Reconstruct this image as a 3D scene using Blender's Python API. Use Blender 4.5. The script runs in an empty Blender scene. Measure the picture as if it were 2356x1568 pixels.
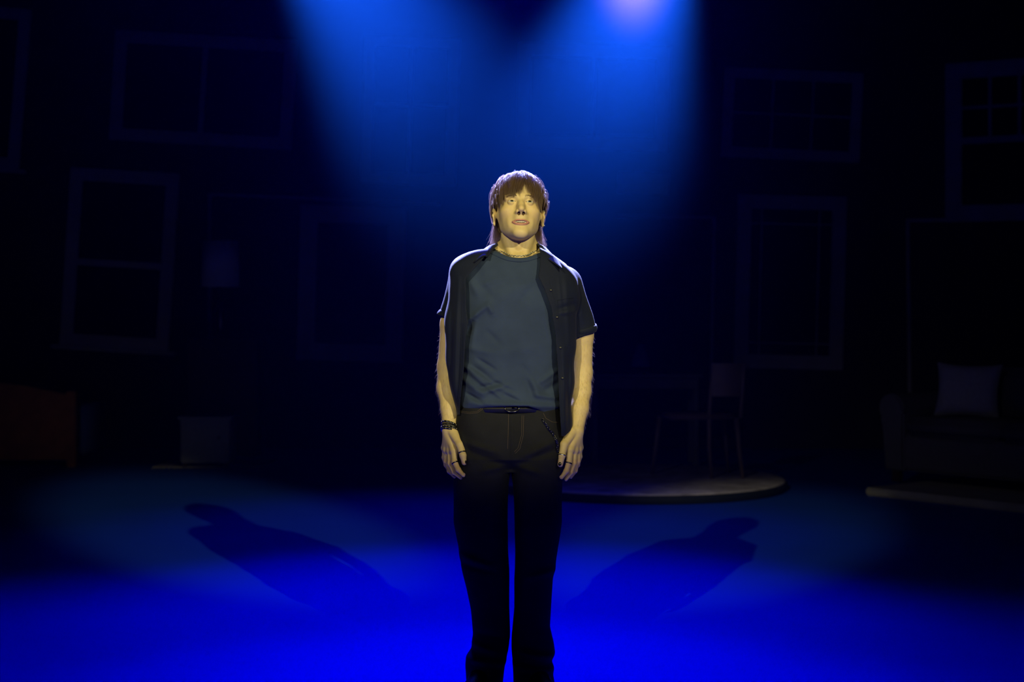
import bpy, bmesh, math, random
import numpy as np
from mathutils import Vector, Matrix
from mathutils.bvhtree import BVHTree

random.seed(7)
rng = np.random.default_rng(11)
SC = bpy.context.scene
COL = SC.collection
R = math.radians

# ------------------------------------------------------------------ camera
FPX, HOR, CAMH, CAMD = 3685.0, 710.0, 1.313, 5.5   # focal length (px), horizon row, eye height, distance to performer
cam_d = bpy.data.cameras.new('camera')
cam = bpy.data.objects.new('camera', cam_d); COL.objects.link(cam)
cam.location = (0, -CAMD, CAMH); cam.rotation_euler = (R(90), 0, 0)
cam_d.sensor_width = 36; cam_d.lens = FPX / 2356 * 36
cam_d.shift_y = -(784 - HOR) / 2356
cam_d.clip_end = 100
cam_d.dof.use_dof = True; cam_d.dof.focus_distance = 5.42; cam_d.dof.aperture_fstop = 2.8
SC.camera = cam

def P(px, py, y=0.0):
    """photo pixel -> world point standing in the depth plane y"""
    D = CAMD + y
    return Vector(((px - 1178) * D / FPX, y, CAMH + (HOR - py) * D / FPX))

# ------------------------------------------------------------------ world, exposure
w = bpy.data.worlds.new('world'); SC.world = w; w.use_nodes = True
w.node_tree.nodes['Background'].inputs[0].default_value = (0.03, 0.06, 1.0, 1)
w.node_tree.nodes['Background'].inputs[1].default_value = 0.0004
SC.view_settings.view_transform = 'Standard'; SC.view_settings.look = 'None'
SC.view_settings.exposure = 0.0; SC.view_settings.gamma = 1.0
SC.view_settings.use_curve_mapping = False
SC.cycles.use_denoising = True
SC.cycles.max_bounces = 6; SC.cycles.volume_bounces = 0
SC.cycles.sample_clamp_indirect = 3.0

# ------------------------------------------------------------------ stage lights
def spot(name, loc, target, color, power, size, blend=1.0, radius=0.05):
    l = bpy.data.lights.new(name, 'SPOT'); l.color = color; l.energy = power
    l.spot_size = R(size); l.spot_blend = blend; l.shadow_soft_size = radius
    o = bpy.data.objects.new(name, l); COL.objects.link(o); o.location = loc
    o.rotation_euler = (Vector(target) - Vector(loc)).to_track_quat('-Z', 'Y').to_euler()
    return o
WARM = (1.0, 0.90, 0.46)
# two follow spots from the front of the house (light the face, throw the two shadows)
spot('front_spot_right', (4.55, -11.1, 5.56), (-0.03, 0, 1.50), WARM, 3900, 7.6, 0.7, 0.045)
spot('front_spot_left', (-3.55, -11.3, 6.24), (0.04, 0, 1.50), WARM, 2900, 7.4, 0.7, 0.045)
# back lights through haze (the two beams)
BLUE = (0.34, 0.38, 1.0)
spot('back_beam_left', (-1.95, 5.5, 4.95), (0.02, 0, 1.52), BLUE, 23000, 10.8, 1.0, 0.06)
spot('back_beam_right', (1.25, 5.5, 4.50), (0.11, 0, 1.53), BLUE, 17500, 10.8, 1.0, 0.06)
# saturated blue floor wash from overhead: a tight pool downstage, softer ones around and behind it
spot('floor_wash_pool', (0.0, 4.5, 6.6), (-0.05, -0.6, 0), (0, 0, 1), 2800, 27, 1.0, 0.2)
spot('floor_wash_wide', (-0.3, 4.5, 6.6), (-0.45, -0.6, 0), (0, 0, 1), 1500, 54, 1.0, 0.3)
spot('floor_wash_middle', (0.0, 4.5, 6.6), (-0.1, 1.8, 0), (0, 0, 1), 1250, 32, 1.0, 0.2)
spot('floor_wash_back', (0.0, 4.5, 6.6), (-0.3, 3.9, 0), (0, 0, 1), 260, 44, 1.0, 0.3)
# dim warm spill low on the furniture upstage
spot('spill_left', (-4.6, -9.0, 6.2), (2.0, 6.0, -0.1), (1.0, 0.90, 0.95), 150, 15, 1.0, 0.1)
spot('spill_right', (4.2, -9.0, 6.2), (-4.0, 7.2, 0.0), (1.0, 0.62, 0.32), 45, 10, 1.0, 0.1)

# ------------------------------------------------------------------ materials
def mat(name, color, rough=0.6, metal=0.0, spec=0.5, noise_s=None, noise_a=0.15, bump=0.0, bump_s=200, sheen=0.0, sss=0.0, attr=False, coat=0.0):
    m = bpy.data.materials.new(name); m.use_nodes = True
    nt = m.node_tree; b = nt.nodes['Principled BSDF']
    b.inputs['Roughness'].default_value = rough; b.inputs['Metallic'].default_value = metal
    b.inputs['Specular IOR Level'].default_value = spec
    if sheen: b.inputs['Sheen Weight'].default_value = sheen; b.inputs['Sheen Roughness'].default_value = 0.4
    if coat: b.inputs['Coat Weight'].default_value = coat
    if sss:
        b.inputs['Subsurface Weight'].default_value = sss; b.inputs['Subsurface Radius'].default_value = (1, .35, .15)
        b.inputs['Subsurface Scale'].default_value = 0.006
    src = None
    if attr:
        a = nt.nodes.new('ShaderNodeAttribute'); a.attribute_name = 'Col'; src = a.outputs['Color']
    tc = nt.nodes.new('ShaderNodeTexCoord')
    if noise_s:
        n = nt.nodes.new('ShaderNodeTexNoise'); n.inputs['Scale'].default_value = noise_s; n.inputs['Detail'].default_value = 5
        nt.links.new(tc.outputs['Object'], n.inputs['Vector'])
        mr = nt.nodes.new('ShaderNodeMapRange'); mr.inputs[1].default_value = .3; mr.inputs[2].default_value = .7
        mr.inputs[3].default_value = 1 - noise_a; mr.inputs[4].default_value = 1 + noise_a
        nt.links.new(n.outputs['Fac'], mr.inputs[0])
        mx = nt.nodes.new('ShaderNodeVectorMath'); mx.operation = 'SCALE'
        if src: nt.links.new(src, mx.inputs[0])
        else: mx.inputs[0].default_value = color[:3]
        nt.links.new(mr.outputs[0], mx.inputs['Scale']); src = mx.outputs[0]
    if src: nt.links.new(src, b.inputs['Base Color'])
    else: b.inputs['Base Color'].default_value = (*color[:3], 1)
    if bump:
        n2 = nt.nodes.new('ShaderNodeTexNoise'); n2.inputs['Scale'].default_value = bump_s; n2.inputs['Detail'].default_value = 4
        nt.links.new(tc.outputs['Object'], n2.inputs['Vector'])
        bp = nt.nodes.new('ShaderNodeBump'); bp.inputs['Strength'].default_value = bump; bp.inputs['Distance'].default_value = 0.002
        nt.links.new(n2.outputs['Fac'], bp.inputs['Height']); nt.links.new(bp.outputs[0], b.inputs['Normal'])
    return m

M = dict(
    floor=mat('stage_floor_paint', (0.003, 0.055, 0.55), 0.62, spec=0.25, noise_s=1.3, noise_a=0.06, bump=0.1, bump_s=30),
    wall=mat('dark_wall_paint', (0.045, 0.045, 0.055), 0.9, spec=0.1, noise_s=2.0, noise_a=0.15),
    trim=mat('pale_trim_paint', (0.42, 0.42, 0.45), 0.7, spec=0.2, noise_s=6, noise_a=0.08),
    pane=mat('dark_pane', (0.012, 0.012, 0.015), 0.25, spec=0.3),
    curtain=mat('pane_gauze', (0.05, 0.05, 0.06), 0.8),
    wood=mat('warm_wood', (0.42, 0.17, 0.055), 0.5, noise_s=9, noise_a=0.2),
    wood_dark=mat('dark_wood', (0.05, 0.025, 0.015), 0.5, noise_s=9, noise_a=0.2),
    rug=mat('pale_shag', (0.34, 0.33, 0.46), 0.95, spec=0.05, noise_s=6, noise_a=0.45, bump=1.0, bump_s=60),
    slab=mat('pale_slab', (0.40, 0.40, 0.38), 0.9, spec=0.05, noise_s=9, noise_a=0.1),
    black=mat('black_edge_paint', (0.008, 0.014, 0.02), 0.7, spec=0.2),
    sofa=mat('grey_upholstery', (0.10, 0.10, 0.11), 0.9, noise_s=30, noise_a=0.1),
    cushion=mat('pale_cushion_linen', (0.30, 0.31, 0.36), 0.95, noise_s=40, noise_a=0.1),
    shade=mat('white_lampshade', (0.65, 0.66, 0.72), 0.85),
    metal_dark=mat('dark_metal', (0.08, 0.08, 0.09), 0.35, metal=1.0),
    blanket=mat('blue_blanket', (0.08, 0.14, 0.35), 0.95),
    table=mat('painted_table', (0.10, 0.11, 0.14), 0.6, noise_s=12, noise_a=0.1),
    chair=mat('painted_chair', (0.14, 0.10, 0.08), 0.5, noise_s=12, noise_a=0.15),
    skin=mat('skin', (0.6, 0.4, 0.3), 0.52, spec=0.35, attr=True, sss=0.12, noise_s=60, noise_a=0.05, bump=0.12, bump_s=350),
    hair=mat('brown_hair', (0.15, 0.094, 0.034), 0.36, spec=0.6),
    arm_hair=mat('light_arm_hair', (0.20, 0.13, 0.07), 0.4, spec=0.6),
    tee=mat('charcoal_cotton', (0.034, 0.051, 0.100), 0.92, spec=0.12, noise_s=14, noise_a=0.1, bump=0.25, bump_s=420, sheen=0.05),
    shirt=mat('black_overshirt_cloth', (0.003, 0.0065, 0.024), 0.78, spec=0.3, noise_s=20, noise_a=0.1, bump=0.3, bump_s=300, sheen=0.06),
    jeans=mat('black_denim', (0.010, 0.0105, 0.014), 0.85, spec=0.25, noise_s=18, noise_a=0.2, bump=0.4, bump_s=500),
    stitch=mat('tan_stitching', (0.10, 0.07, 0.045), 0.8),
    leather=mat('black_leather', (0.008, 0.008, 0.010), 0.35, spec=0.5),
    silver=mat('polished_silver', (0.75, 0.74, 0.70), 0.22, metal=1.0),
    gun=mat('gunmetal', (0.10, 0.10, 0.11), 0.25, metal=1.0),
    teeth=mat('teeth', (0.78, 0.74, 0.62), 0.3),
    mouth=mat('mouth_inside', (0.10, 0.02, 0.02), 0.6),
    nail=mat('black_nail_polish', (0.01, 0.01, 0.012), 0.12, spec=0.6),
    nail_bare=mat('bare_nail', (0.62, 0.42, 0.33), 0.25, spec=0.6),
    eye=mat('eye_white', (0.62, 0.58, 0.52), 0.15),
    iris=mat('grey_green_iris', (0.075, 0.085, 0.05), 0.15),
    pupil=mat('pupil', (0.004, 0.004, 0.004), 0.1),
    shoe=mat('black_shoe_leather', (0.01, 0.01, 0.012), 0.4),
    sole=mat('shoe_sole', (0.03, 0.03, 0.03), 0.7),
)

for k_, c_, f_ in (('hair', (0.95, 0.80, 0.75), 0.45), ('arm_hair', (0.95, 0.85, 0.75), 0.65)):      # strands let light through
    nt = M[k_].node_tree; tr = nt.nodes.new('ShaderNodeBsdfTranslucent'); tr.inputs['Color'].default_value = (*c_, 1)
    mx = nt.nodes.new('ShaderNodeMixShader'); mx.inputs[0].default_value = f_
    nt.links.new(nt.nodes['Principled BSDF'].outputs[0], mx.inputs[1]); nt.links.new(tr.outputs[0], mx.inputs[2])
    nt.links.new(mx.outputs[0], nt.nodes['Material Output'].inputs['Surface'])

# ------------------------------------------------------------------ mesh helpers
def link(o, parent=None):
    COL.objects.link(o)
    if parent: o.parent = parent
    return o
def thing(name, label, cat, loc=(0, 0, 0), rz=0, group=None):
    o = bpy.data.objects.new(name, None); COL.objects.link(o); o.location = loc; o.rotation_euler = (0, 0, rz)
    o['label'] = label; o['category'] = cat
    if group: o['group'] = group
    return o
def tag(o, label, cat, group=None):
    o['label'] = label; o['category'] = cat
    if group: o['group'] = group
    return o
def fast_mesh(name, V, F, m, parent=None, smooth=True, colors=None):
    """V (n,3) array, F (m,k) int array of equal-size faces"""
    V = np.asarray(V, dtype=np.float32); F = np.asarray(F, dtype=np.int32)
    me = bpy.data.meshes.new(name); me.vertices.add(len(V)); me.vertices.foreach_set('co', V.ravel())
    k = F.shape[1]; me.loops.add(F.size); me.loops.foreach_set('vertex_index', F.ravel())
    me.polygons.add(len(F)); me.polygons.foreach_set('loop_start', np.arange(0, F.size, k, dtype=np.int32))
    me.update(calc_edges=True)
    me.polygons.foreach_set('use_smooth', np.full(len(F), smooth))
    if colors is not None:
        a = me.color_attributes.new('Col', 'FLOAT_COLOR', 'POINT')
        a.data.foreach_set('color', np.hstack([colors, np.ones((len(V), 1))]).astype(np.float32).ravel())
    me.materials.append(m)
    return link(bpy.data.objects.new(name, me), parent)

class MB:
    """collects simple shapes into one mesh"""
    def __init__(s): s.bm = bmesh.new()
    def box(s, c, d, rot=None, bev=0.0):
        t = bmesh.new(); bmesh.ops.create_cube(t, size=1)
        for v in t.verts: v.co = Vector((v.co.x * d[0], v.co.y * d[1], v.co.z * d[2]))
        if bev: bmesh.ops.bevel(t, geom=t.edges[:], offset=bev, segments=2, affect='EDGES', clamp_overlap=True)
        mt = Matrix.Translation(c)
        if rot is not None: mt = mt @ rot
        t.transform(mt); s.join(t); return s
    def join(s, t):
        me = bpy.data.meshes.new('t'); t.to_mesh(me); t.free(); s.bm.from_mesh(me); bpy.data.meshes.remove(me)
    def lathe(s, prof, c=(0, 0, 0), n=48, cap=True):
        rings = []
        for r, z in prof:
            rings.append([s.bm.verts.new((c[0] + r * math.cos(2 * math.pi * i / n), c[1] + r * math.sin(2 * math.pi * i / n), c[2] + z)) for i in range(n)])
        for a, b in zip(rings, rings[1:]):
            for i in range(n): s.bm.faces.new((a[i], a[(i + 1) % n], b[(i + 1) % n], b[i]))
        if cap:
            s.bm.faces.new(rings[0][::-1]); s.bm.faces.new(rings[-1])
        return s
    def tube(s, pts, rad, n=8, closed=False, flat=None):
        pts = [Vector(p) for p in pts]; N = len(pts); rings = []; up = Vector((0, 0, 1))
        prev = None
        for i, p in enumerate(pts):
            a = pts[(i - 1) % N] if (closed or i > 0) else p
            b = pts[(i + 1) % N] if (closed or i < N - 1) else p
            t = (b - a).normalized()
            if prev is None:
                u = t.cross(up)
                if u.length < 1e-3: u = t.cross(Vector((0, 1, 0)))
            else: u = prev - t * prev.dot(t)
            u.normalize(); prev = u; v = t.cross(u)
            r = rad[i] if isinstance(rad, (list, tuple)) else rad
            fu, fv = flat or (1, 1)
            rings.append([s.bm.verts.new(p + (u * math.cos(2 * math.pi * k / n) * fu + v * math.sin(2 * math.pi * k / n) * fv) * r) for k in range(n)])
        m = N if closed else N - 1
        for i in range(m):
            a, b = rings[i], rings[(i + 1) % N]
            if closed and i == N - 1:      # best match of twist
                sh = min(range(n), key=lambda q: (a[0].co - b[q].co).length)
                b = b[sh:] + b[:sh]
            for k in range(n): s.bm.faces.new((a[k], a[(k + 1) % n], b[(k + 1) % n], b[k]))
        if not closed:
            s.bm.faces.new(rings[0][::-1]); s.bm.faces.new(rings[-1])
        return s
    def sphere(s, c, r, seg=12, sc=(1, 1, 1), rot=None):
        t = bmesh.new(); bmesh.ops.create_uvsphere(t, u_segments=seg, v_segments=max(6, seg // 2), radius=r)
        mt = Matrix.Translation(c)
        if rot is not None: mt = mt @ rot
        t.transform(mt @ Matrix.Diagonal((*sc, 1))); s.join(t); return s
    def build(s, name, m, parent=None, smooth=False):
        bmesh.ops.recalc_face_normals(s.bm, faces=s.bm.faces[:])
        me = bpy.data.meshes.new(name); s.bm.to_mesh(me); s.bm.free(); me.materials.append(m)
        if smooth: me.polygons.foreach_set('use_smooth', [True] * len(me.polygons))
        return link(bpy.data.objects.new(name, me), parent)
def structure(o): o['kind'] = 'structure'; return o

# ------------------------------------------------------------------ the stage
structure(MB().box((0, 2.0, -0.05), (16, 16, 0.1)).build('floor', M['floor']))
YB = 9.5                                                     # back wall plane (depth 15 m from the lens)
structure(MB().box(((-6.5 + 3.55) / 2, YB + 0.06, 3.0), (3.55 + 6.5, 0.12, 6.0)).build('wall_back', M['wall']))
wd = Vector((0.54, -0.29, 0)).normalized()                   # right wall turns towards the house
WR0 = Vector((3.55, YB, 0))
wn = Vector((wd.y, -wd.x, 0))                                # faces the stage
wr = MB(); Lw = 5.4
wr.box(WR0 + wd * Lw / 2 - wn * 0.06 + Vector((0, 0, 3)), (Lw, 0.12, 6.0), Matrix.Rotation(math.atan2(wd.y, wd.x), 4, 'Z'))
structure(wr.build('wall_right', M['wall']))
wl = MB(); wl.box((-6.3, 4.5, 3.0), (0.12, 10.0, 6.0)); structure(wl.build('wall_left', M['wall']))

def plane_frame(px, py, plane):
    """point where the pixel ray meets the chosen wall, with the wall's own axes"""
    d = Vector(((px - 1178) / FPX, 1, (HOR - py) / FPX)); o = Vector((0, -CAMD, CAMH))
    if plane == 'back':
        return o + d * (YB + CAMD), Vector((1, 0, 0)), Vector((0, -1, 0))
    n = wn; t = (WR0 - o).dot(n) / d.dot(n)
    return o + d * t, wd, wn
def hung_window(label, quad, rim, plane='back', vert=(), horiz=(), sill=False, bar=0.028, half=None, rail=None, depth=0.05):
    """quad = (px_left, py_top, px_right, py_bottom, tilt) ; rim in px; a window unit fixed to the wall a little askew"""
    x0, y0, x1, y1, tilt = quad
    c, ax, n = plane_frame((x0 + x1) / 2, (y0 + y1) / 2, plane)
    l, _, _ = plane_frame(x0, (y0 + y1) / 2, plane); r, _, _ = plane_frame(x1, (y0 + y1) / 2, plane)
    t, _, _ = plane_frame((x0 + x1) / 2, y0, plane); b, _, _ = plane_frame((x0 + x1) / 2, y1, plane)
    W = (r - l).length; H = (t - b).length; rw = rim * (c.y + CAMD) / FPX
    rot = Matrix.Rotation(math.atan2(ax.y, ax.x), 4, 'Z') @ Matrix.Rotation(R(tilt), 4, 'Y')
    o = thing('window_unit', label, 'window', c + n * (depth / 2 + 0.001)); o.rotation_euler = rot.to_euler()
    f = MB()
    f.box((0, 0, H / 2 - rw / 2), (W, depth, rw), bev=.006); f.box((0, 0, -H / 2 + rw / 2), (W, depth, rw), bev=.006)
    f.box((-W / 2 + rw / 2, 0, 0), (rw, depth * .9, H - rw), bev=.006); f.box((W / 2 - rw / 2, 0, 0), (rw, depth * .9, H - rw), bev=.006)
    f.build('window_casing', M['trim'], o)
    if sill:
        MB().box((0, -0.02, -H / 2 - 0.012), (W + 0.14, depth + 0.05, 0.035), bev=.005).build('window_sill', M['trim'], o)
    iw, ih = W - 2 * rw, H - 2 * rw
    MB().box((0, 0.012, 0), (iw + .01, 0.008, ih + .01)).build('pane', M['pane'], o)
    for v in vert:   # (u, top fraction, bottom fraction)
        u, a, bb = v
        MB().box((-iw / 2 + iw * u, -0.004, ih / 2 - ih * (a + bb) / 2), (bar, 0.03, ih * (bb - a)), bev=.003).build('muntin', M['trim'], o)
    for hh in horiz:
        MB().box((0, -0.005, ih / 2 - ih * hh), (iw, 0.03, bar), bev=.003).build('muntin', M['trim'], o)
    if rail is not None:
        MB().box((0, -0.006, ih / 2 - ih * rail), (iw, 0.04, bar * 2.2), bev=.004).build('sash_rail', M['trim'], o)
    return o

hung_window('wide tilted two-pane window frame high on the left of the dark wall', (260, 82, 678, 334, 3.4), 28, vert=[(0.5, 0, 1)], bar=.05)
hung_window('tall tilted sash window frame low on the left, above the wooden bed end', (152, 392, 402, 802, 3.6), 29, rail=0.53, sill=True)
hung_window('cropped tilted window frame at the upper left corner of the picture', (-260, 10, 60, 380, 4.5), 26, sill=True)
hung_window('blank-paned window frame standing low between the white lampshade and the performer', (688, 474, 930, 830, 1.6), 40)
hung_window('four-pane window frame high on the wall inside the left blue beam', (836, 86, 1054, 424, 2.0), 24, vert=[(0.5, 0, 1)], horiz=[0.46])
hung_window('wide window frame high on the wall inside the right blue beam', (1190, 104, 1540, 345, 1.5), 30, vert=[(0.5, 0, 1)])
hung_window('six-pane horizontal window frame high on the right of the wall', (1662, 162, 1980, 368, 2.6), 24, vert=[(0.33, 0, 1), (0.67, 0, 1)], horiz=[0.5], bar=.018)
hung_window('tall window frame with border muntins on the lower right, behind the chair', (1692, 450, 1942, 848, 1.4), 32, vert=[(0.13, 0, 1), (0.84, 0, 1)], horiz=[0.10, 0.92], bar=.014)
hung_window('large sash window frame at the right edge, above the sofa', (2175, 138, 2452, 508, 0.0), 38, plane='right', vert=[(0.33, 0, .46), (0.67, 0, .46)], horiz=[0.23], rail=0.49, bar=.028)

def trim_line(idx, pts, plane='back', wpx=8):
    for (a, b) in zip(pts, pts[1:]):
        pa, ax, n = plane_frame(*a, plane); pb, _, _ = plane_frame(*b, plane)
        d = pb - pa; L = d.length; wd_ = wpx * (pa.y + CAMD) / FPX
        Zr = Matrix.Rotation(math.atan2(ax.y, ax.x), 4, 'Z'); ang = math.atan2(d.z, d.dot(ax))
        m = Zr @ Matrix.Rotation(-ang, 4, 'Y')
        o = MB().box((0, 0, 0), (L + wd_, 0.03, wd_), bev=.003)
        o.bm.transform(Matrix.Translation((pa + pb) / 2 + n * 0.017) @ m)
        structure(o.build('trim_%d' % idx[0], M['trim'])); idx[0] += 1
ti = [1]
trim_line(ti, [(483, 1030), (483, 447), (1010, 468)], wpx=7)
trim_line(ti, [(1420, 497), (1643, 500), (1632, 1030)], wpx=7)
trim_line(ti, [(2096, 1010), (2090, 507), (2290, 505)], plane='right', wpx=8)

# pale board fixed to the wall right of the performer's head
c, ax, n = plane_frame(1480, 422, 'back')
tag(MB().box(c + n * .02, (0.48, 0.035, 0.20), Matrix.Rotation(R(2), 4, 'Y'), bev=.006).build('wall_board', M['trim']),
    'small blank horizontal board on the wall right of the performer\'s head', 'board')

# ---- bed, far left
def wpt(px, D, z=0.0): return Vector(((px - 1178) * D / FPX, D - CAMD, z))
bed = thing('bed', 'wooden bed end with a square post at the far left edge', 'bed', wpt(165, 13.3))
f = MB().box((0, 0, 0.315), (0.075, 0.075, 0.63), bev=.008); f.build('bed_post', M['wood'], bed)
f = MB().box((-1.35, -0.02, 0.315), (0.075, 0.075, 0.63), bev=.008); f.build('bed_post', M['wood'], bed)
bp = MB(); n_ = 24
top = []; bot = []
for i in range(n_ + 1):
    u = i / n_; x = -1.32 + 1.28 * u; z = 0.60 + 0.10 * math.sin(math.pi * u)
    top.append((x, z)); bot.append((x, 0.06 + 0.0 * u))
for yy in (-0.02, 0.02):
    pass
V = []; F = []
for (x, z), (xb, zb) in zip(top, bot):
    V += [(x, -0.022, zb), (x, -0.022, z), (x, 0.022, z), (x, 0.022, zb)]
for i in range(n_):
    a = 4 * i; b = a + 4
    F += [(a, b, b + 1, a + 1), (a + 1, b + 1, b + 2, a + 2), (a + 2, b + 2, b + 3, a + 3), (a + 3, b + 3, b, a)]
fast_mesh('footboard', V, F, M['wood'], bed, smooth=False)
MB().box((-0.67, 0.6, 0.34), (1.24, 1.12, 0.26), bev=.06).build('mattress', M['blanket'], bed, True)
MB().box((0.06, 0.42, 0.30), (0.05, 0.7, 0.42), bev=.02).build('hanging_blanket', M['blanket'], bed, True)

# ---- dresser with lamp, bedside box, fringed rug
dr = thing('dresser', 'tall dark dresser under the white lampshade, left of the stage', 'dresser', wpt(520, 14.15))
MB().box((0, 0, 0.52), (0.60, 0.38, 1.0), bev=.01).build('carcass', M['wood_dark'], dr)
MB().box((0, -0.005, 1.035), (0.66, 0.42, 0.03), bev=.006).build('dresser_top', M['wood_dark'], dr)
for k in range(4):
    d = MB().box((0, -0.195, 0.16 + 0.235 * k), (0.54, 0.02, 0.21), bev=.006).build('drawer', M['wood_dark'], dr)
    for s in (-.14, .14): MB().sphere((s, -0.215, 0.16 + 0.235 * k), 0.014).build('knob', M['metal_dark'], d, True)
lp = thing('table_lamp', 'table lamp with a square white shade on the dark dresser', 'lamp', wpt(507, 14.1, 1.05))
MB().lathe([(0.075, 0), (0.08, .012), (0.05, .03), (0.02, .05), (0.035, .12), (0.045, .2), (0.02, .3), (0.012, .34), (0.012, .60)]).build('lamp_base', M['metal_dark'], lp, True)
MB().lathe([(0.150, 0.455), (0.155, 0.46), (0.168, 0.455)][:2] + [(0.168, 0.455), (0.162, 0.86), (0.150, 0.86), (0.150, 0.455)], cap=False).build('lamp_shade', M['shade'], lp, True)
ns = thing('bedside_cabinet', 'low pale cabinet standing on the fringed rug at left', 'cabinet', wpt(480, 13.35, 0.0155))
MB().box((0, 0, 0.21), (0.40, 0.34, 0.36), bev=.008).build('carcass', M['cushion'], ns)
MB().box((0, 0, 0.40), (0.44, 0.37, 0.025), bev=.005).build('cabinet_top', M['cushion'], ns)
dd = MB().box((0, -0.175, 0.21), (0.34, 0.015, 0.30), bev=.005).build('door', M['cushion'], ns)
MB().sphere((0.12, -0.19, 0.24), 0.012).build('knob', M['metal_dark'], dd, True)
for sx in (-.17, .17):
    for sy in (-.14, .14): MB().box((sx, sy, 0.018), (0.03, 0.03, 0.034)).build('leg', M['wood_dark'], ns)
fr = thing('fringed_rug', 'flat pale rug with a fringed front edge under the low cabinet at left', 'rug', wpt(490, 13.4))
MB().box((0, 0.15, 0.007), (0.92, 0.66, 0.012), bev=.003).build('rug_cloth', M['rug'], fr)
fg = MB()
for i in range(46):
    x = -0.45 + 0.9 * i / 45
    fg.tube([(x, -0.18, .008), (x + random.uniform(-.006, .006), -0.20, .012), (x + random.uniform(-.012, .012), -0.235, .004)], .004, 5)
fo = fg.build('fringe', M['slab'], fr); fo['kind'] = 'stuff'

# ---- round platform with shag rug, chair, desk
pc = Vector(((1471 - 1178) * 11.8 / FPX, 6.3, 0)); pr = 1.075
pl = thing('round_platform', 'low round black-edged platform right of the performer', 'platform', pc)
MB().lathe([(pr - .01, 0), (pr, .004), (pr, .052), (pr - .008, .058)], n=96).build('platform_edge', M['black'], pl, True)
MB().lathe([(pr - .012, .058), (pr - .008, .064), (pr - .03, .072), (0.2, .073)], n=96).build('shag_top', M['rug'], pl, True)

ch = thing('side_chair', 'wooden side chair with a curved back standing on the round platform', 'chair', wpt(1652, 11.9, .0745))
ch.rotation_euler = (0, 0, R(8))
for (x, y) in ((-0.12, -0.20), (-0.12, 0.16)):
    pass
def leg(pts, r): MB().tube([Vector(p) for p in pts], r, 10).build('leg', M['chair'], ch, True)
leg([(0.135, -0.19, 0), (0.11, -0.185, 0.2), (0.09, -0.18, 0.44)], [.013, .018, .02])
leg([(0.135, 0.19, 0), (0.11, 0.185, 0.2), (0.09, 0.18, 0.44)], [.013, .018, .02])
leg([(-0.10, -0.19, 0), (-0.115, -0.18, 0.22), (-0.115, -0.18, 0.44), (-0.10, -0.175, 0.66), (-0.085, -0.17, 0.83)], [.012, .016, .018, .016, .012])
leg([(-0.46, 0.19, 0), (-0.43, 0.185, 0.2), (-0.40, 0.18, 0.44)], [.013, .018, .02])
MB().box((-0.17, 0, 0.45), (0.50, 0.42, 0.04), bev=.015).build('seat', M['chair'], ch, True)
bk = MB()
V = []; F = []
for i in range(9):
    u = i / 8; x = -0.10 + 0.25 * u; y = -0.19 - 0.03 * math.sin(math.pi * u)
    V += [(x, y, .60), (x, y, .84), (x, y + .02, .84), (x, y + .02, .60)]
for i in range(8):
    a = 4 * i; b = a + 4
    F += [(a, b, b + 1, a + 1), (a + 1, b + 1, b + 2, a + 2), (a + 2, b + 2, b + 3, a + 3), (a + 3, b + 3, b, a)]
F += [(0, 1, 2, 3), (35, 34, 33, 32)]
fast_mesh('backrest', V, F, M['chair'], ch, smooth=False)
MB().tube([(0.12, -0.185, .44), (0.135, -0.19, .70), (0.15, -0.185, .84)], .015, 8).build('back_post', M['chair'], ch, True)

dk = thing('writing_desk', 'dark plain desk against the wall behind the round platform', 'desk', wpt(1480, 13.55))
MB().box((0, 0, 0.755), (0.95, 0.45, 0.03), bev=.005).build('desktop', M['table'], dk)
MB().box((0, 0.0, 0.69), (0.86, 0.38, 0.09), bev=.005).build('apron', M['table'], dk)
for sx in (-.42, .42):
    for sy in (-.18, .18): MB().box((sx, sy, 0.37), (0.045, 0.045, 0.74), bev=.004).build('leg', M['table'], dk)
sm = thing('small_lamp', 'small pale tapered shade lamp standing on the dark desk', 'lamp', wpt(1474, 13.5, .77))
MB().lathe([(0.04, 0), (0.042, .01), (0.01, .02), (0.01, .09)]).build('lamp_base', M['metal_dark'], sm, True)
MB().lathe([(0.085, 0.06), (0.035, 0.24), (0.03, .24), (0.08, .06)], cap=False).build('lamp_shade', M['blanket'], sm, True)

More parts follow.
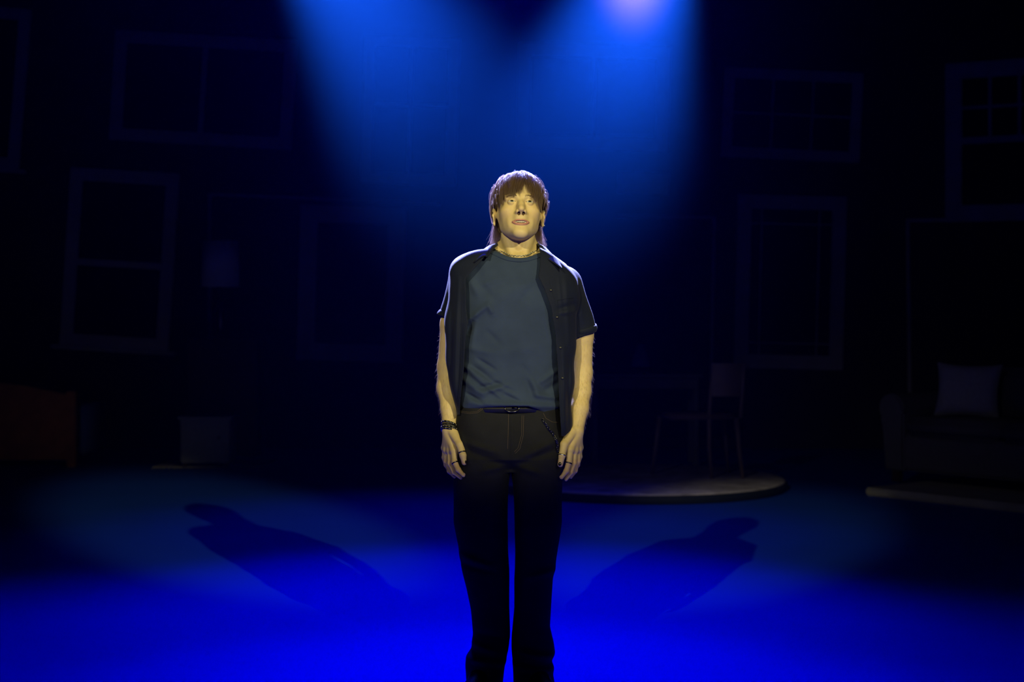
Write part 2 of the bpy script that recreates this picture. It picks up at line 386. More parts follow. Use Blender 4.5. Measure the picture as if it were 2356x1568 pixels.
# ---- sofa with cushion on a pale slab, right
u = Vector((0.62, -0.78, 0)).normalized(); sofa_rz = math.atan2(u.y, u.x)
S0 = wpt(2034, 11.65, 0)
ro = wpt(1990, 11.28, 0)
slab = MB().box((1.2, 0.55, 0.029), (2.4, 1.1, 0.056), bev=.012).build('rug_slab', M['slab'])
slab.location = ro; slab.rotation_euler = (0, 0, sofa_rz)
tag(slab, 'thick pale slab-like rug under the grey sofa', 'rug')
so = thing('sofa', 'grey rolled-arm sofa at the right edge on a pale rug', 'sofa', S0 + Vector((0, 0, .058)), sofa_rz)
def arm_mb(x0):
    m = MB(); n = 20; prof = []
    # outline of the arm seen from the front (x across, z up): straight post with a scroll on top
    prof = [(x0 + .00, .09), (x0 + .17, .09), (x0 + .17, .50)]
    cx, cz, r_ = x0 + 0.055, 0.535, 0.105
    for k in range(n + 1):
        a = R(-15 + 245 * k / n); prof.append((cx + r_ * math.cos(a) * 1.05, cz + r_ * math.sin(a)))
    prof.append((x0 + .0, .42))
    fr_ = [m.bm.verts.new((x, 0.0, z)) for x, z in prof]; bk_ = [m.bm.verts.new((x, 0.82, z)) for x, z in prof]
    m.bm.faces.new(fr_); m.bm.faces.new(bk_[::-1])
    for i in range(len(prof)):
        j = (i + 1) % len(prof); m.bm.faces.new((fr_[i], bk_[i], bk_[j], fr_[j]))
    bmesh.ops.bevel(m.bm, geom=[e for e in m.bm.edges if abs(e.verts[0].co.y - e.verts[1].co.y) < 1e-6], offset=.015, segments=2, affect='EDGES')
    return m
arm_mb(0.0).build('arm', M['sofa'], so)
arm_mb(1.75).build('arm', M['sofa'], so)
MB().box((0.95, 0.42, 0.22), (1.60, 0.80, 0.26), bev=.02).build('seat_base', M['sofa'], so)
MB().box((0.56, 0.36, 0.41), (0.78, 0.74, 0.14), bev=.04).build('seat_cushion', M['sofa'], so, True)
MB().box((1.35, 0.36, 0.41), (0.78, 0.74, 0.14), bev=.04).build('seat_cushion', M['sofa'], so, True)
MB().box((0.95, 0.74, 0.52), (1.60, 0.20, 0.62), bev=.06).build('backrest', M['sofa'], so, True)
for x in (.08, 1.83):
    for y in (.05, .76): MB().box((x, y, .05), (.06, .06, .095), bev=.006).build('foot', M['wood_dark'], so)
# scatter cushion
N = 14; V = []; F = []
for sgn in (1, -1):
    for i in range(N + 1):
        for j in range(N + 1):
            a, b = -1 + 2 * i / N, -1 + 2 * j / N
            pinch = 1 - 0.10 * (1 - b * b) * abs(a) ** 3 - 0.0
            pinch2 = 1 - 0.10 * (1 - a * a) * abs(b) ** 3
            th = .075 * ((1 - a ** 4) * (1 - b ** 4)) ** .6
            V.append((a * .235 * pinch, sgn * th, b * .20 * pinch2))
m_ = (N + 1) ** 2
for s in range(2):
    for i in range(N):
        for j in range(N):
            q = s * m_ + i * (N + 1) + j; f4 = (q, q + 1, q + N + 2, q + N + 1); F.append(f4 if s else f4[::-1])
cu = fast_mesh('scatter_cushion', V, F, M['cushion'])
cu.location = S0 + u * 0.42 + Vector((-u.y, u.x, 0)) * 0.42 + Vector((0, 0, .058 + .48 + .185)); cu.rotation_euler = (R(-12), R(1), sofa_rz + R(22))
tag(cu, 'square pale linen cushion propped on the grey sofa', 'cushion')

# ------------------------------------------------------------------ implicit surfaces
def smin(a, b, k):
    h = np.clip(.5 + .5 * (b - a) / k, 0, 1); return b + (a - b) * h - k * h * (1 - h)
def smax(a, b, k): return -smin(-a, -b, k)
class Field:
    def __init__(s, xs, ys, zs):
        s.ax = [np.asarray(a, np.float32) for a in (xs, ys, zs)]
        s.F = np.full([len(a) for a in s.ax], .06, np.float32)
    def prim(s, fn, lo, hi, k=.005, op='u', frame=None, pad=.008):
        lo = np.array(lo) - k - pad; hi = np.array(hi) + k + pad
        if frame is not None:
            O, A = frame                      # A rows = local axes in world
            cs = np.array([[lo[0] if i & 1 else hi[0], lo[1] if i & 2 else hi[1], lo[2] if i & 4 else hi[2]] for i in range(8)])
            W = cs @ A + O; lo, hi = W.min(0), W.max(0)
        sl = []
        for a, l, h in zip(s.ax, lo, hi):
            i0 = max(0, np.searchsorted(a, l) - 1); i1 = min(len(a), np.searchsorted(a, h) + 1); sl.append(slice(i0, i1))
        if any(q.stop - q.start < 2 for q in sl): return
        X = s.ax[0][sl[0]][:, None, None]; Y = s.ax[1][sl[1]][None, :, None]; Z = s.ax[2][sl[2]][None, None, :]
        if frame is not None:
            dx, dy, dz = X - O[0], Y - O[1], Z - O[2]
            X, Y, Z = [(A[i, 0] * dx + A[i, 1] * dy + A[i, 2] * dz).astype(np.float32) for i in range(3)]
        b = fn(X, Y, Z); v = s.F[tuple(sl)]
        if op == 'u': r = smin(v, b, k)
        elif op == 's': r = smax(v, -b, k)
        else: r = smax(v, b, k)
        s.F[tuple(sl)] = r
    def ell(s, c, r, **kw):
        c = np.array(c, float); r = np.array(r, float)
        def fn(x, y, z):
            p = ((x - c[0]) / r[0], (y - c[1]) / r[1], (z - c[2]) / r[2])
            k0 = np.sqrt(p[0] ** 2 + p[1] ** 2 + p[2] ** 2) + 1e-6
            k1 = np.sqrt((p[0] / r[0]) ** 2 + (p[1] / r[1]) ** 2 + (p[2] / r[2]) ** 2) + 1e-6
            return k0 * (k0 - 1) / k1
        s.prim(fn, c - r, c + r, **kw)
    def cone(s, a, b, ra, rb, **kw):
        a = np.array(a, float); b = np.array(b, float); d = b - a; L = float(d @ d) + 1e-12; m = max(ra, rb)
        def fn(x, y, z):
            t = np.clip(((x - a[0]) * d[0] + (y - a[1]) * d[1] + (z - a[2]) * d[2]) / L, 0, 1)
            return np.sqrt((x - a[0] - t * d[0]) ** 2 + (y - a[1] - t * d[1]) ** 2 + (z - a[2] - t * d[2]) ** 2) - (ra + (rb - ra) * t)
        s.prim(fn, np.minimum(a, b) - m, np.maximum(a, b) + m, **kw)
    def chain(s, pts, rads, **kw):
        for p, q, r0, r1 in zip(pts, pts[1:], rads, rads[1:]): s.cone(p, q, r0, r1, **kw)
    def extract(s):
        F = s.F; S = F < 0; X, Y, Z = s.ax
        c = np.zeros([n - 1 for n in F.shape], np.uint8)
        for i in (0, 1):
            for j in (0, 1):
                for k in (0, 1):
                    c += S[i:F.shape[0] - 1 + i, j:F.shape[1] - 1 + j, k:F.shape[2] - 1 + k]
        I = np.nonzero((c > 0) & (c < 8)); del c
        vid = np.full([n - 1 for n in F.shape], -1, np.int32); vid[I] = np.arange(len(I[0]))
        acc = np.zeros((len(I[0]), 3)); cnt = np.zeros(len(I[0]))
        cor = [(i, j, k) for i in (0, 1) for j in (0, 1) for k in (0, 1)]
        for a in cor:
            for ax in range(3):
                if a[ax]: continue
                b = list(a); b[ax] = 1
                ia = tuple(I[q] + a[q] for q in range(3)); ib = tuple(I[q] + b[q] for q in range(3))
                fa, fb = F[ia].astype(float), F[ib].astype(float); m = (fa < 0) != (fb < 0)
                t = np.where(m, fa / np.where(m, fa - fb, 1), 0)
                pa = np.stack([X[ia[0]], Y[ia[1]], Z[ia[2]]], 1); pb = np.stack([X[ib[0]], Y[ib[1]], Z[ib[2]]], 1)
                acc += np.where(m[:, None], pa + (pb - pa) * t[:, None], 0); cnt += m
        V = acc / cnt[:, None]; Q = []
        for ax in range(3):
            o = [q for q in range(3) if q != ax]
            sa = [slice(1, -1)] * 3; sb = [slice(1, -1)] * 3
            sa[ax] = slice(0, -1); sb[ax] = slice(1, None)
            A, B = S[tuple(sa)], S[tuple(sb)]; E = np.nonzero(A != B); inside = A[E]
            g = [None] * 3; g[ax] = E[ax]; g[o[0]] = E[o[0]] + 1; g[o[1]] = E[o[1]] + 1
            def cell(d0, d1):
                q = list(g); q[o[0]] = g[o[0]] + d0; q[o[1]] = g[o[1]] + d1; return vid[tuple(q)]
            q = np.stack([cell(-1, -1), cell(0, -1), cell(0, 0), cell(-1, 0)], 1)
            flip = inside if ax == 1 else ~inside
            q[flip] = q[flip][:, ::-1]; Q.append(q)
        Q = np.concatenate(Q); Q = Q[(Q >= 0).all(1)]
        return V, Q
def axis(*segs):
    out = [segs[0][0]]
    for a, b, st in segs:
        n = max(1, int(round((b - a) / st))); out += list(np.linspace(a, b, n + 1)[1:])
    return out
def gz(py, D=5.5): return CAMH + (HOR - py) * D / FPX
def gx(px, D=5.5): return (px - 1178) * D / FPX
def table(rows, D=5.5, smooth=.014):
    """rows (py, v...) -> arrays ordered by z"""
    rows = sorted(rows, key=lambda r: -r[0]); z = np.array([gz(r[0], D) for r in rows])
    cols = [np.array([r[i] for r in rows], float) for i in range(1, len(rows[0]))]
    if not smooth: return z, cols
    zz = np.linspace(z[0], z[-1], 260); st = zz[1] - zz[0]; g = np.arange(-30, 31) * st; kr = np.exp(-(g / smooth) ** 2 / 2); kr /= kr.sum()
    return zz, [np.convolve(np.pad(np.interp(zz, z, c), 30, mode='edge'), kr, 'valid') for c in cols]

# ------------------------------------------------------------------ the performer
person = thing('person', 'man with brown fringe, charcoal t-shirt and open black overshirt standing centre stage, face raised', 'person', (0, 0, 0))

th, psi, rho = R(18), R(4.5), R(1.6)
Rz = np.array(Matrix.Rotation(psi, 3, 'Z')); Rx = np.array(Matrix.Rotation(-th, 3, 'X')); Ry = np.array(Matrix.Rotation(rho, 3, 'Y'))
Rm = Rz @ Rx @ Ry
HA = np.stack([Rm @ np.array([1., 0, 0]), Rm @ np.array([0, -1., 0]), Rm @ np.array([0, 0, 1.])])   # rows: right, forward, up
HO = np.array([0.0230, 0.0, 1.632])
HF = (HO, HA)
def hl(p): return Vector(np.array(p) @ HA + HO)          # head-local -> world

def w3(px, py, y): return tuple(P(px, py, y))

bodyF = Field(axis((-.29, -.12, .0024), (-.12, -.085, .0018), (-.085, .125, .00125), (.125, .16, .0018), (.16, .31, .0024)),
              axis((-.155, -.06, .00125), (-.06, .0, .002), (.0, .17, .0032)),
              axis((0.03, .70, .009), (.70, .93, .0019), (.93, 1.47, .004), (1.47, 1.53, .0022), (1.53, 1.73, .00125), (1.73, 1.80, .0025)))
B = bodyF
# torso core (hidden), neck, traps, legs
B.ell((0.01, .01, 1.30), (.150, .095, .20), k=.03); B.ell((0.0, .01, 1.05), (.135, .088, .16), k=.03)
B.ell((0.0, .01, .90), (.140, .095, .10), k=.03)
B.cone((0.019, .037, 1.43), (0.021, .024, 1.60), .0585, .0565, k=.02)
for s_ in (-1, 1):
    B.cone((0.019 + s_ * .02, .045, 1.53), (0.015 + s_ * .14, .03, 1.435), .036, .045, k=.03)
    B.cone((0.02 + s_ * .045, -.005, 1.565), (0.022 + s_ * .010, -.034, 1.468), .010, .010, k=.022)   # neck muscles to the collar notch
B.cone((0.022, -.035, 1.462), (0.022, -.02, 1.40), .030, .05, k=.03)
B.cone((0.016, -.045, 1.455), (-.12, -.02, 1.47), .012, .012, k=.02); B.cone((0.030, -.045, 1.455), (.15, -.02, 1.455), .012, .012, k=.02)
B.ell((0.0225, -.026, 1.530), (.010, .012, .014), k=.014)
B.cone(w3(1112, 1000, 0), w3(1118, 1290, -.01), .078, .055, k=.03); B.cone(w3(1118, 1290, -.01), w3(1125, 1560, .02), .052, .036, k=.02)
B.cone(w3(1238, 1000, 0), w3(1232, 1290, -.01), .078, .055, k=.03); B.cone(w3(1232, 1290, -.01), w3(1228, 1560, .02), .052, .036, k=.02)
# arms
B.chain([w3(1068, 652, .035), w3(1041, 745, .058), w3(1031, 842, .066), w3(1031, 893, .048), w3(1036, 940, .012), w3(1034, 985, -.020)],
        [.050, .041, .036, .0375, .031, .0245], k=.014)
B.chain([w3(1312, 672, .035), w3(1338, 770, .055), w3(1339, 858, .062), w3(1336, 900, .044), w3(1333, 940, .010), w3(1326, 988, -.020)],
        [.050, .040, .0345, .0345, .0300, .0245], k=.014)
def hand(wr_, mcps, fingers, frad, thumb, trad):
    for m in mcps: B.cone(wr_, m, .0195, .0135, k=.010)
    for a, b in zip(mcps, mcps[1:]): B.cone(a, b, .0120, .0120, k=.008)
    for m, f_, r_ in zip(mcps, fingers, frad):
        B.chain([m] + f_, r_, k=.0028)
        for q, rr in zip(f_[:2], r_[1:3]): B.ell(q, (rr * 1.07,) * 3, k=.003)
    B.chain(thumb, trad, k=.005)
LH_m = [w3(1045, 1036, -.060), w3(1037, 1037, -.038), w3(1029, 1035, -.016), w3(1024, 1030, .004)]
LH_f = [[w3(1046, 1062, -.074), w3(1054, 1080, -.086), w3(1066, 1093, -.098)],
        [w3(1036, 1066, -.050), w3(1045, 1086, -.062), w3(1060, 1098, -.078)],
        [w3(1028, 1062, -.022), w3(1034, 1083, -.032), w3(1046, 1096, -.048)],
        [w3(1022, 1052, .004), w3(1026, 1069, -.002), w3(1033, 1083, -.014)]]
LH_r = [[.0125, .0102, .0092, .0066], [.0120, .0100, .0090, .0068], [.0115, .0095, .0085, .0065], [.0105, .0085, .0075, .0058]]
LH_t = [w3(1041, 992, -.040), w3(1058, 1022, -.082), w3(1065, 1047, -.098), w3(1068, 1064, -.102)]
hand(w3(1034, 990, -.024), LH_m, LH_f, LH_r, LH_t, [.018, .0135, .0112, .0085])
RH_m = [w3(1311, 1034, -.060), w3(1321, 1036, -.038), w3(1329, 1034, -.016), w3(1333, 1029, .004)]
RH_f = [[w3(1309, 1062, -.070), w3(1303, 1083, -.076), w3(1292, 1098, -.082)],
        [w3(1320, 1065, -.048), w3(1313, 1087, -.054), w3(1302, 1102, -.060)],
        [w3(1329, 1061, -.022), w3(1323, 1082, -.028), w3(1313, 1097, -.034)],
        [w3(1334, 1050, .004), w3(1329, 1069, .0), w3(1321, 1083, -.006)]]
RH_t = [w3(1316, 994, -.040), w3(1298, 1022, -.078), w3(1293, 1048, -.092), w3(1289, 1068, -.096)]
hand(w3(1326, 992, -.024), RH_m, RH_f, LH_r, RH_t, [.018, .0135, .0112, .0092])

# head (own field, so the jaw line stays crisp against the neck)
H = dict(frame=HF)
BB = B; B = Field(*BB.ax)
B.ell((0, -.010, .050), (.0765, .099, .088), k=.02, **H)
B.ell((0, .034, .052), (.064, .058, .060), k=.02, **H)
B.ell((0, .026, -.020), (.066, .060, .068), k=.02, **H)
B.ell((0, .038, -.056), (.050, .048, .040), k=.022, **H)
B.ell((0, .058, -.068), (.036, .030, .020), k=.018, **H)
B.ell((0, .070, -.048), (.036, .026, .032), k=.02, **H)
B.ell((0, .0825, -.0915), (.021, .0165, .0155), k=.018, **H)
for s_ in (-1, 1):
    B.cone((s_ * .064, -.004, .000), (s_ * .0455, .010, -.048), .011, .010, k=.025, **H)
    B.cone((s_ * .0450, .012, -.051), (s_ * .009, .075, -.0930), .0115, .0120, k=.020, **H)
    B.ell((s_ * .044, .052, -.008), (.020, .024, .016), k=.024, **H)
    B.cone((s_ * .012, .0865, .034), (s_ * .044, .074, .035), .0085, .0080, k=.012, **H)
    B.ell((s_ * .0315, .102, .0175), (.0175, .0135, .0115), k=.012, op='s', **H)
    B.ell((s_ * .036, .098, -.052), (.010, .012, .018), k=.018, op='s', **H)
    B.ell((s_ * .0305, .0775, .0190), (.0132, .0132, .0132), k=.004, **H)
B.cone((0, .0865, .028), (0, .1115, -.012), .0066, .0074, k=.013, **H)
B.cone((0, .093, -.004), (0, .088, -.034), .0115, .0115, k=.018, **H)
B.ell((0, .1145, -.0195), (.0098, .0098, .0088), k=.010, **H)
B.cone((0, .1130, -.0235), (0, .1015, -.0325), .0042, .0042, k=.004, **H)
for s_ in (-1, 1):
    B.ell((s_ * .0132, .1022, -.0250), (.0062, .0105, .0074), k=.0065, **H)
    B.ell((s_ * .0080, .1048, -.0318), (.0050, .0068, .0064), k=.0015, op='s', **H)
# lips
qs = np.linspace(-1, 1, 13)
UL = [(.0285 * q, .0870 + .0120 * (1 - q * q), -.0562 + .0036 * (1 - q * q) ** .8 - .0010 * math.exp(-(q / .14) ** 2)) for q in qs]
LL = [(.0285 * q, .0868 + .0100 * (1 - q * q), -.0566 - .0112 * (1 - q * q)) for q in qs]
UR = [.0004 + .0015 * (1 - q * q) ** .8 for q in qs]; LR = [.0004 + .0029 * (1 - q * q) for q in qs]
B.ell((0, .096, -.0588), (.0215, .016, .0063), k=.002, op='s', **H)
B.chain(UL, UR, k=.003, **H)
B.chain(LL, LR, k=.0035, **H)
def lens(cx, cu, wx, up, lo_, cf):
    def fn(x, f_, u_):
        q = 1 - ((x - cx) / wx) ** 2
        return np.maximum(np.maximum((u_ - cu) - up * q, -(u_ - cu) - lo_ * q), cf - f_)
    return fn
for s_ in (-1, 1):
    B.prim(lens(s_ * .0305, .0188, .0138, .0030, .0038, .080), (s_ * .0305 - .015, .080, .012), (s_ * .0305 + .015, .100, .026), k=.0012, op='s', pad=.004, **H)
# ears
for s_ in (-1, 1):
    eO = hl((s_ * .0795, -.006, -.004)); ea = s_ * R(24)
    A0 = HA; ex = A0[0] * math.cos(ea) + A0[1] * (-math.sin(ea)) * 1.0
    ef_ = A0[1] * math.cos(ea) + A0[0] * math.sin(ea) * 1.0
    EF = (np.array(eO), np.stack([ex, ef_, A0[2]])); E = dict(frame=EF)
    B.ell((s_ * .004, -.004, .004), (.0050, .0165, .0270), k=.005, **E)
    B.ell((s_ * .009, .000, .004), (.0055, .0105, .0175), k=.002, op='s', **E)
    ring = [(s_ * .0065, .008, .018), (s_ * .008, .0, .029), (s_ * .009, -.011, .027), (s_ * .0095, -.0175, .014), (s_ * .008, -.0165, -.004), (s_ * .006, -.009, -.020)]
    B.chain(ring, [.0030, .0030, .0032, .0032, .0030, .0032], k=.003, **E)
    B.ell((s_ * .005, -.002, -.0245), (.0045, .0070, .0080), k=.004, **E)
    B.ell((s_ * .005, .011, .001), (.0035, .004, .0055), k=.004, **E)
kz = int(np.searchsorted(BB.ax[2], 1.44)); BB.F[:, :, kz:] = smin(BB.F[:, :, kz:], B.F[:, :, kz:], .008)
del B.F; B = BB; V, Q = B.extract(); del B.F
# colours in head space
L = (V - HO) @ HA.T
base = np.array([0.66, 0.50, 0.235]); colr = np.tile(base, (len(V), 1))
def seg_d(Pn, a, b):
    a, b = np.array(a), np.array(b); d = b - a; t = np.clip(((Pn - a) @ d) / (d @ d), 0, 1); return np.linalg.norm(Pn - a - t[:, None] * d, axis=1)
def mix(mask, c):
    global colr
    m = np.clip(mask, 0, 1)[:, None]; colr = colr * (1 - m) + np.array(c) * m
near = (np.abs(L[:, 0]) < .05) & (L[:, 1] > .07) & (L[:, 2] < -.03) & (L[:, 2] > -.09)
dl = np.full(len(V), 1.0)
for a, b in list(zip(UL, UL[1:])): dl[near] = np.minimum(dl[near], seg_d(L[near], a, b))
for a, b in list(zip(LL, LL[1:])): dl[near] = np.minimum(dl[near], seg_d(L[near], a, b) - .0014)
mix((.0042 - dl) / .0014, (.50, .23, .17))
mix(((L[:, 1] < .0885) & near & (dl > .0035) & (np.abs(L[:, 0]) < .0195) & (np.abs(L[:, 2] + .0590) < .0065)).astype(float), (.10, .02, .02))
nd = np.minimum(np.linalg.norm((L - np.array([.0080, .1048, -.0318])) / np.array([.0052, .0070, .0066]), axis=1), np.linalg.norm((L - np.array([-.0080, .1048, -.0318])) / np.array([.0052, .0070, .0066]), axis=1))
mix((1.15 - nd) / .2, (.05, .015, .01))
# scalp tint
front = np.clip((L[:, 1] - .02) / .05, 0, 1); hair_u = np.where(L[:, 1] > -.01, .030 + front * .052, -.02 + (L[:, 1] + .01) * .0)
sc_m = (L[:, 2] > hair_u) & (np.abs(L[:, 0]) < .0795 + .0 * front)
back = (L[:, 1] < -.045) & (L[:, 2] > -.075)
mix(np.where((sc_m | back) & (L[:, 2] > -.09), 1, 0) * (V[:, 2] > 1.5), (.075, .042, .022))
# flush on cheeks / nose / knuckles
for c_, r_ in (((.045, .07, -.02), .028), ((-.045, .07, -.02), .028), ((0, .115, -.02), .016)):
    mix(np.exp(-(np.linalg.norm(L - np.array(c_), axis=1) / r_) ** 2) * .18, (.66, .36, .20))
mix((V[:, 2] < .80) * .35, (.60, .34, .20))
body = fast_mesh('body', V, Q, M['skin'], person, colors=colr)
body_bvh = BVHTree.FromPolygons([tuple(v) for v in V], [tuple(q) for q in Q])

# eyes
for s_ in (-1, 1):
    t = bmesh.new(); bmesh.ops.create_uvsphere(t, u_segments=32, v_segments=24, radius=.0120)
    gaze = Vector(HA[1]) + Vector(HA[2]) * .06 + Vector(HA[0]) * 0.02; q = gaze.to_track_quat('Z', 'Y').to_matrix().to_4x4()
    for f_ in t.faces:
        a = f_.calc_center_median().angle(Vector((0, 0, 1))); f_.material_index = 2 if a < R(13) else 1 if a < R(29) else 0; f_.smooth = True
    t.transform(Matrix.Translation(hl((s_ * .0305, .0777, .0188))) @ q)
    me = bpy.data.meshes.new('eye'); t.to_mesh(me); t.free()
    for k_ in ('eye', 'iris', 'pupil'): me.materials.append(M[k_])
    link(bpy.data.objects.new('eye', me), person)
# teeth
tb = MB()
for i in range(-4, 4):
    x = (i + .5) * .0066 * (1 - .02 * abs(i)) - .0031; f_ = .0925 - .0007 * (i + .5) ** 2; hgt = .0092 if i in (-1, 0) else .0080
    q = Matrix(np.stack([HA[0], -HA[1], HA[2]]).T.tolist()).to_4x4()
    tb.box(hl((x + .0031, f_, -.0555 - (0 if hgt > .0085 else -.0006))), (.0065, .005, hgt), q, bev=.0009)
tb.build('teeth', M['teeth'], person, True)
tb = MB()
for i in range(-3, 4):
    x = .0050 * i; f_ = .0905 - .0006 * i * i
    q = Matrix(np.stack([HA[0], -HA[1], HA[2]]).T.tolist()).to_4x4()
    tb.box(hl((x, f_, -.0668)), (.0046, .004, .006), q, bev=.001)
tb.build('teeth', M['teeth'], person, True)

# ------------------------------------------------------------------ strands
def strands(name, PTS, rad, m, parent=person):
    """PTS (n, k, 3) world points, rad (n,k)"""
    n, k, _ = PTS.shape
    T = np.gradient(PTS, axis=1); T /= np.linalg.norm(T, axis=2, keepdims=True) + 1e-9
    ref = rng.normal(size=(n, 1, 3)); U = np.cross(T, ref); U /= np.linalg.norm(U, axis=2, keepdims=True) + 1e-9; W = np.cross(T, U)
    V = np.stack([PTS + (U * math.cos(a) + W * math.sin(a)) * rad[:, :, None] for a in (0, 2.094, 4.189)], 2)   # n,k,3,3
    idx = np.arange(n * k * 3).reshape(n, k, 3); F = []
    for j in range(3):
        F.append(np.stack([idx[:, :-1, j], idx[:, :-1, (j + 1) % 3], idx[:, 1:, (j + 1) % 3], idx[:, 1:, j]], -1).reshape(-1, 4))
    return fast_mesh(name, V.reshape(-1, 3), np.concatenate(F), m, parent)

EC = np.array([0, -.010, .050]); ER = np.array([.078, .101, .090])
def enorm(p):
    g = (p - EC) / ER ** 2; return g / (np.linalg.norm(g, axis=1, keepdims=True) + 1e-9)
def edist(p, grow=0.0):
    q = (p - EC) / (ER + grow); k0 = np.linalg.norm(q, axis=1); k1 = np.linalg.norm(q / (ER + grow), axis=1) + 1e-9; return k0 * (k0 - 1) / k1
FC = np.array([0, .030, -.01]); FR = np.array([.073, .068, .105])
def fdist(p):
    q = (p - FC) / FR; k0 = np.linalg.norm(q, axis=1); k1 = np.linalg.norm(q / FR, axis=1) + 1e-9; return k0 * (k0 - 1) / k1
def hair():
    NC, NS, K = 900, 16, 12
    # roots: directions on the scalp
    D = rng.normal(size=(NC * 4, 3)); D /= np.linalg.norm(D, axis=1, keepdims=True)
    root = EC + D * ER
    f_, u_ = root[:, 1], root[:, 2]
    front = np.clip((f_ - .02) / .05, 0, 1)
    ok = np.where(f_ > -.01, u_ > .034 + front * .050, np.where(f_ > -.05, u_ > .012, u_ > -.045))
    root = root[ok][:NC]; NCn = len(root)
    crown = np.array([.006, -.052, .135])
    lay = rng.uniform(.0, 1, NCn); cut = np.where(np.abs(root[:, 0] - .012) < .014, rng.uniform(.046, .066, NCn), np.where(np.abs(root[:, 0]) < .034, rng.uniform(.034, .058, NCn), rng.uniform(.022, .048, NCn)))
    jit = rng.normal(size=(NCn, 3))
    out = []; rads = []
    grav = HA @ np.array([0, 0, -1.0])
    for s in range(NS):
        p = root + rng.normal(size=(NCn, 3)) * .0045; p = EC + (p - EC) / np.linalg.norm((p - EC) / ER, axis=1, keepdims=True)
        f0, u0, x0 = root[:, 1], root[:, 2], root[:, 0]
        away = p - crown; away[:, 2] *= .5
        n = enorm(p); d = away - (away * n).sum(1, keepdims=True) * n; d /= np.linalg.norm(d, axis=1, keepdims=True) + 1e-9
        side = np.clip((np.abs(x0) - .045) / .03, 0, 1); backm = np.clip((-f0 - .03) / .04, 0, 1); frontm = np.clip((f0 + .01) / .05, 0, 1) * (1 - side)
        lowb = backm * np.clip((.05 - u0) / .06, 0, 1)
        length = .085 + .020 * frontm - .028 * side * (1 - backm) + .010 * backm + .02 * lowb - .030 * side * np.clip((f0 + .02) / .03, 0, 1)
        length = length * (1 + .16 * jit[:, 0]) * rng.uniform(.86, 1.08, NCn)
        fly = (rng.uniform(size=NCn) < .055)
        lift = .004 + .019 * lay + rng.uniform(-.0015, .0015, NCn) + fly * rng.uniform(0, .010, NCn)
        lift = np.where(lowb > .4, lift * .8, lift)
        d = d + jit * .26 + rng.normal(size=(NCn, 3)) * .06 + n * (.35 + .5 * lay[:, None])
        # fringe sweeps a little to image-left on its left side, right on the right
        d[:, 0] += frontm * np.where(x0 < .012, -.22, .16)
        d /= np.linalg.norm(d, axis=1, keepdims=True)
        pts = [p.copy()]; st = length / (K - 1)
        for k in range(1, K):
            t = k / (K - 1)
            n = enorm(p)
            dt = d - (d * n).sum(1, keepdims=True) * n * .55
            g = .10 + .22 * t
            d = dt + grav * g + jit[:, ::-1] * .03
            d = np.where(fly[:, None], d + rng.normal(size=(NCn, 3)) * .12, d)
            d /= np.linalg.norm(d, axis=1, keepdims=True) + 1e-9
            p = p + d * st[:, None]
            tgt = lift * min(1, t * 3.2)
            e = edist(p); push = np.clip(tgt - e, 0, None); p = p + enorm(p) * push[:, None]
            far = np.clip(e - tgt - .002, 0, None) * (p[:, 2] > .02); p = p - enorm(p) * (far * .5)[:, None]
            fd = fdist(p); q = (p - FC) / FR ** 2; q /= np.linalg.norm(q, axis=1, keepdims=True); p = p + q * np.clip(.004 + .006 * lay - fd, 0, .02)[:, None]
            # stay outside the ears
            earm = (np.abs(p[:, 1] + .006) < .022) & (p[:, 2] < .034) & (p[:, 2] > -.03) & (np.abs(p[:, 0]) < .092)
            p[:, 1] = np.where(earm, np.where(p[:, 1] > -.03, p[:, 1] - .008, p[:, 1]), p[:, 1])
            pts.append(p.copy())
        out.append(np.stack(pts, 1))
    A = np.stack(out, 1)                      # NC, NS, K, 3
    guide = A.mean(1, keepdims=True); t = np.linspace(0, 1, K)[None, None, :, None]
    A = A + (guide - A) * (t ** 1.2) * .74    # clump towards the tips
    A = A.reshape(-1, K, 3); cu_ = np.repeat(cut, NS) + rng.normal(size=len(A)) * .0035
    g = np.linspace(0, 1, K)
    for i in np.nonzero((A[:, -1, 1] > .045) & (np.abs(A[:, -1, 0]) < .062))[0]:       # trim the fringe above the eyes
        a = A[i]; low = np.nonzero((a[:, 2] < cu_[i]) & (a[:, 1] > .05))[0]
        if len(low) and low[0] > 2:
            g2 = g * g[low[0]]; A[i] = np.stack([np.interp(g2, g, a[:, q]) for q in range(3)], 1)
    bad0 = ((A[:, -1, 1] > .06) & (A[:, -1, 2] < .012) & (np.abs(A[:, -1, 0]) < .06)); A = A[~bad0]
    bad = ((np.abs(A[:, :, 0]) < .062) & (A[:, :, 2] < -.055) & (A[:, :, 1] > -.035)).any(1); A = A[~bad]
    Wd = A @ HA + HO
    tt = np.linspace(0, 1, K)[None, :]
    rad = .00042 * (1 - .75 * tt ** 2) * rng.uniform(.7, 1.2, (len(A), 1))
    return strands('hair', Wd, rad, M['hair'])
hair()
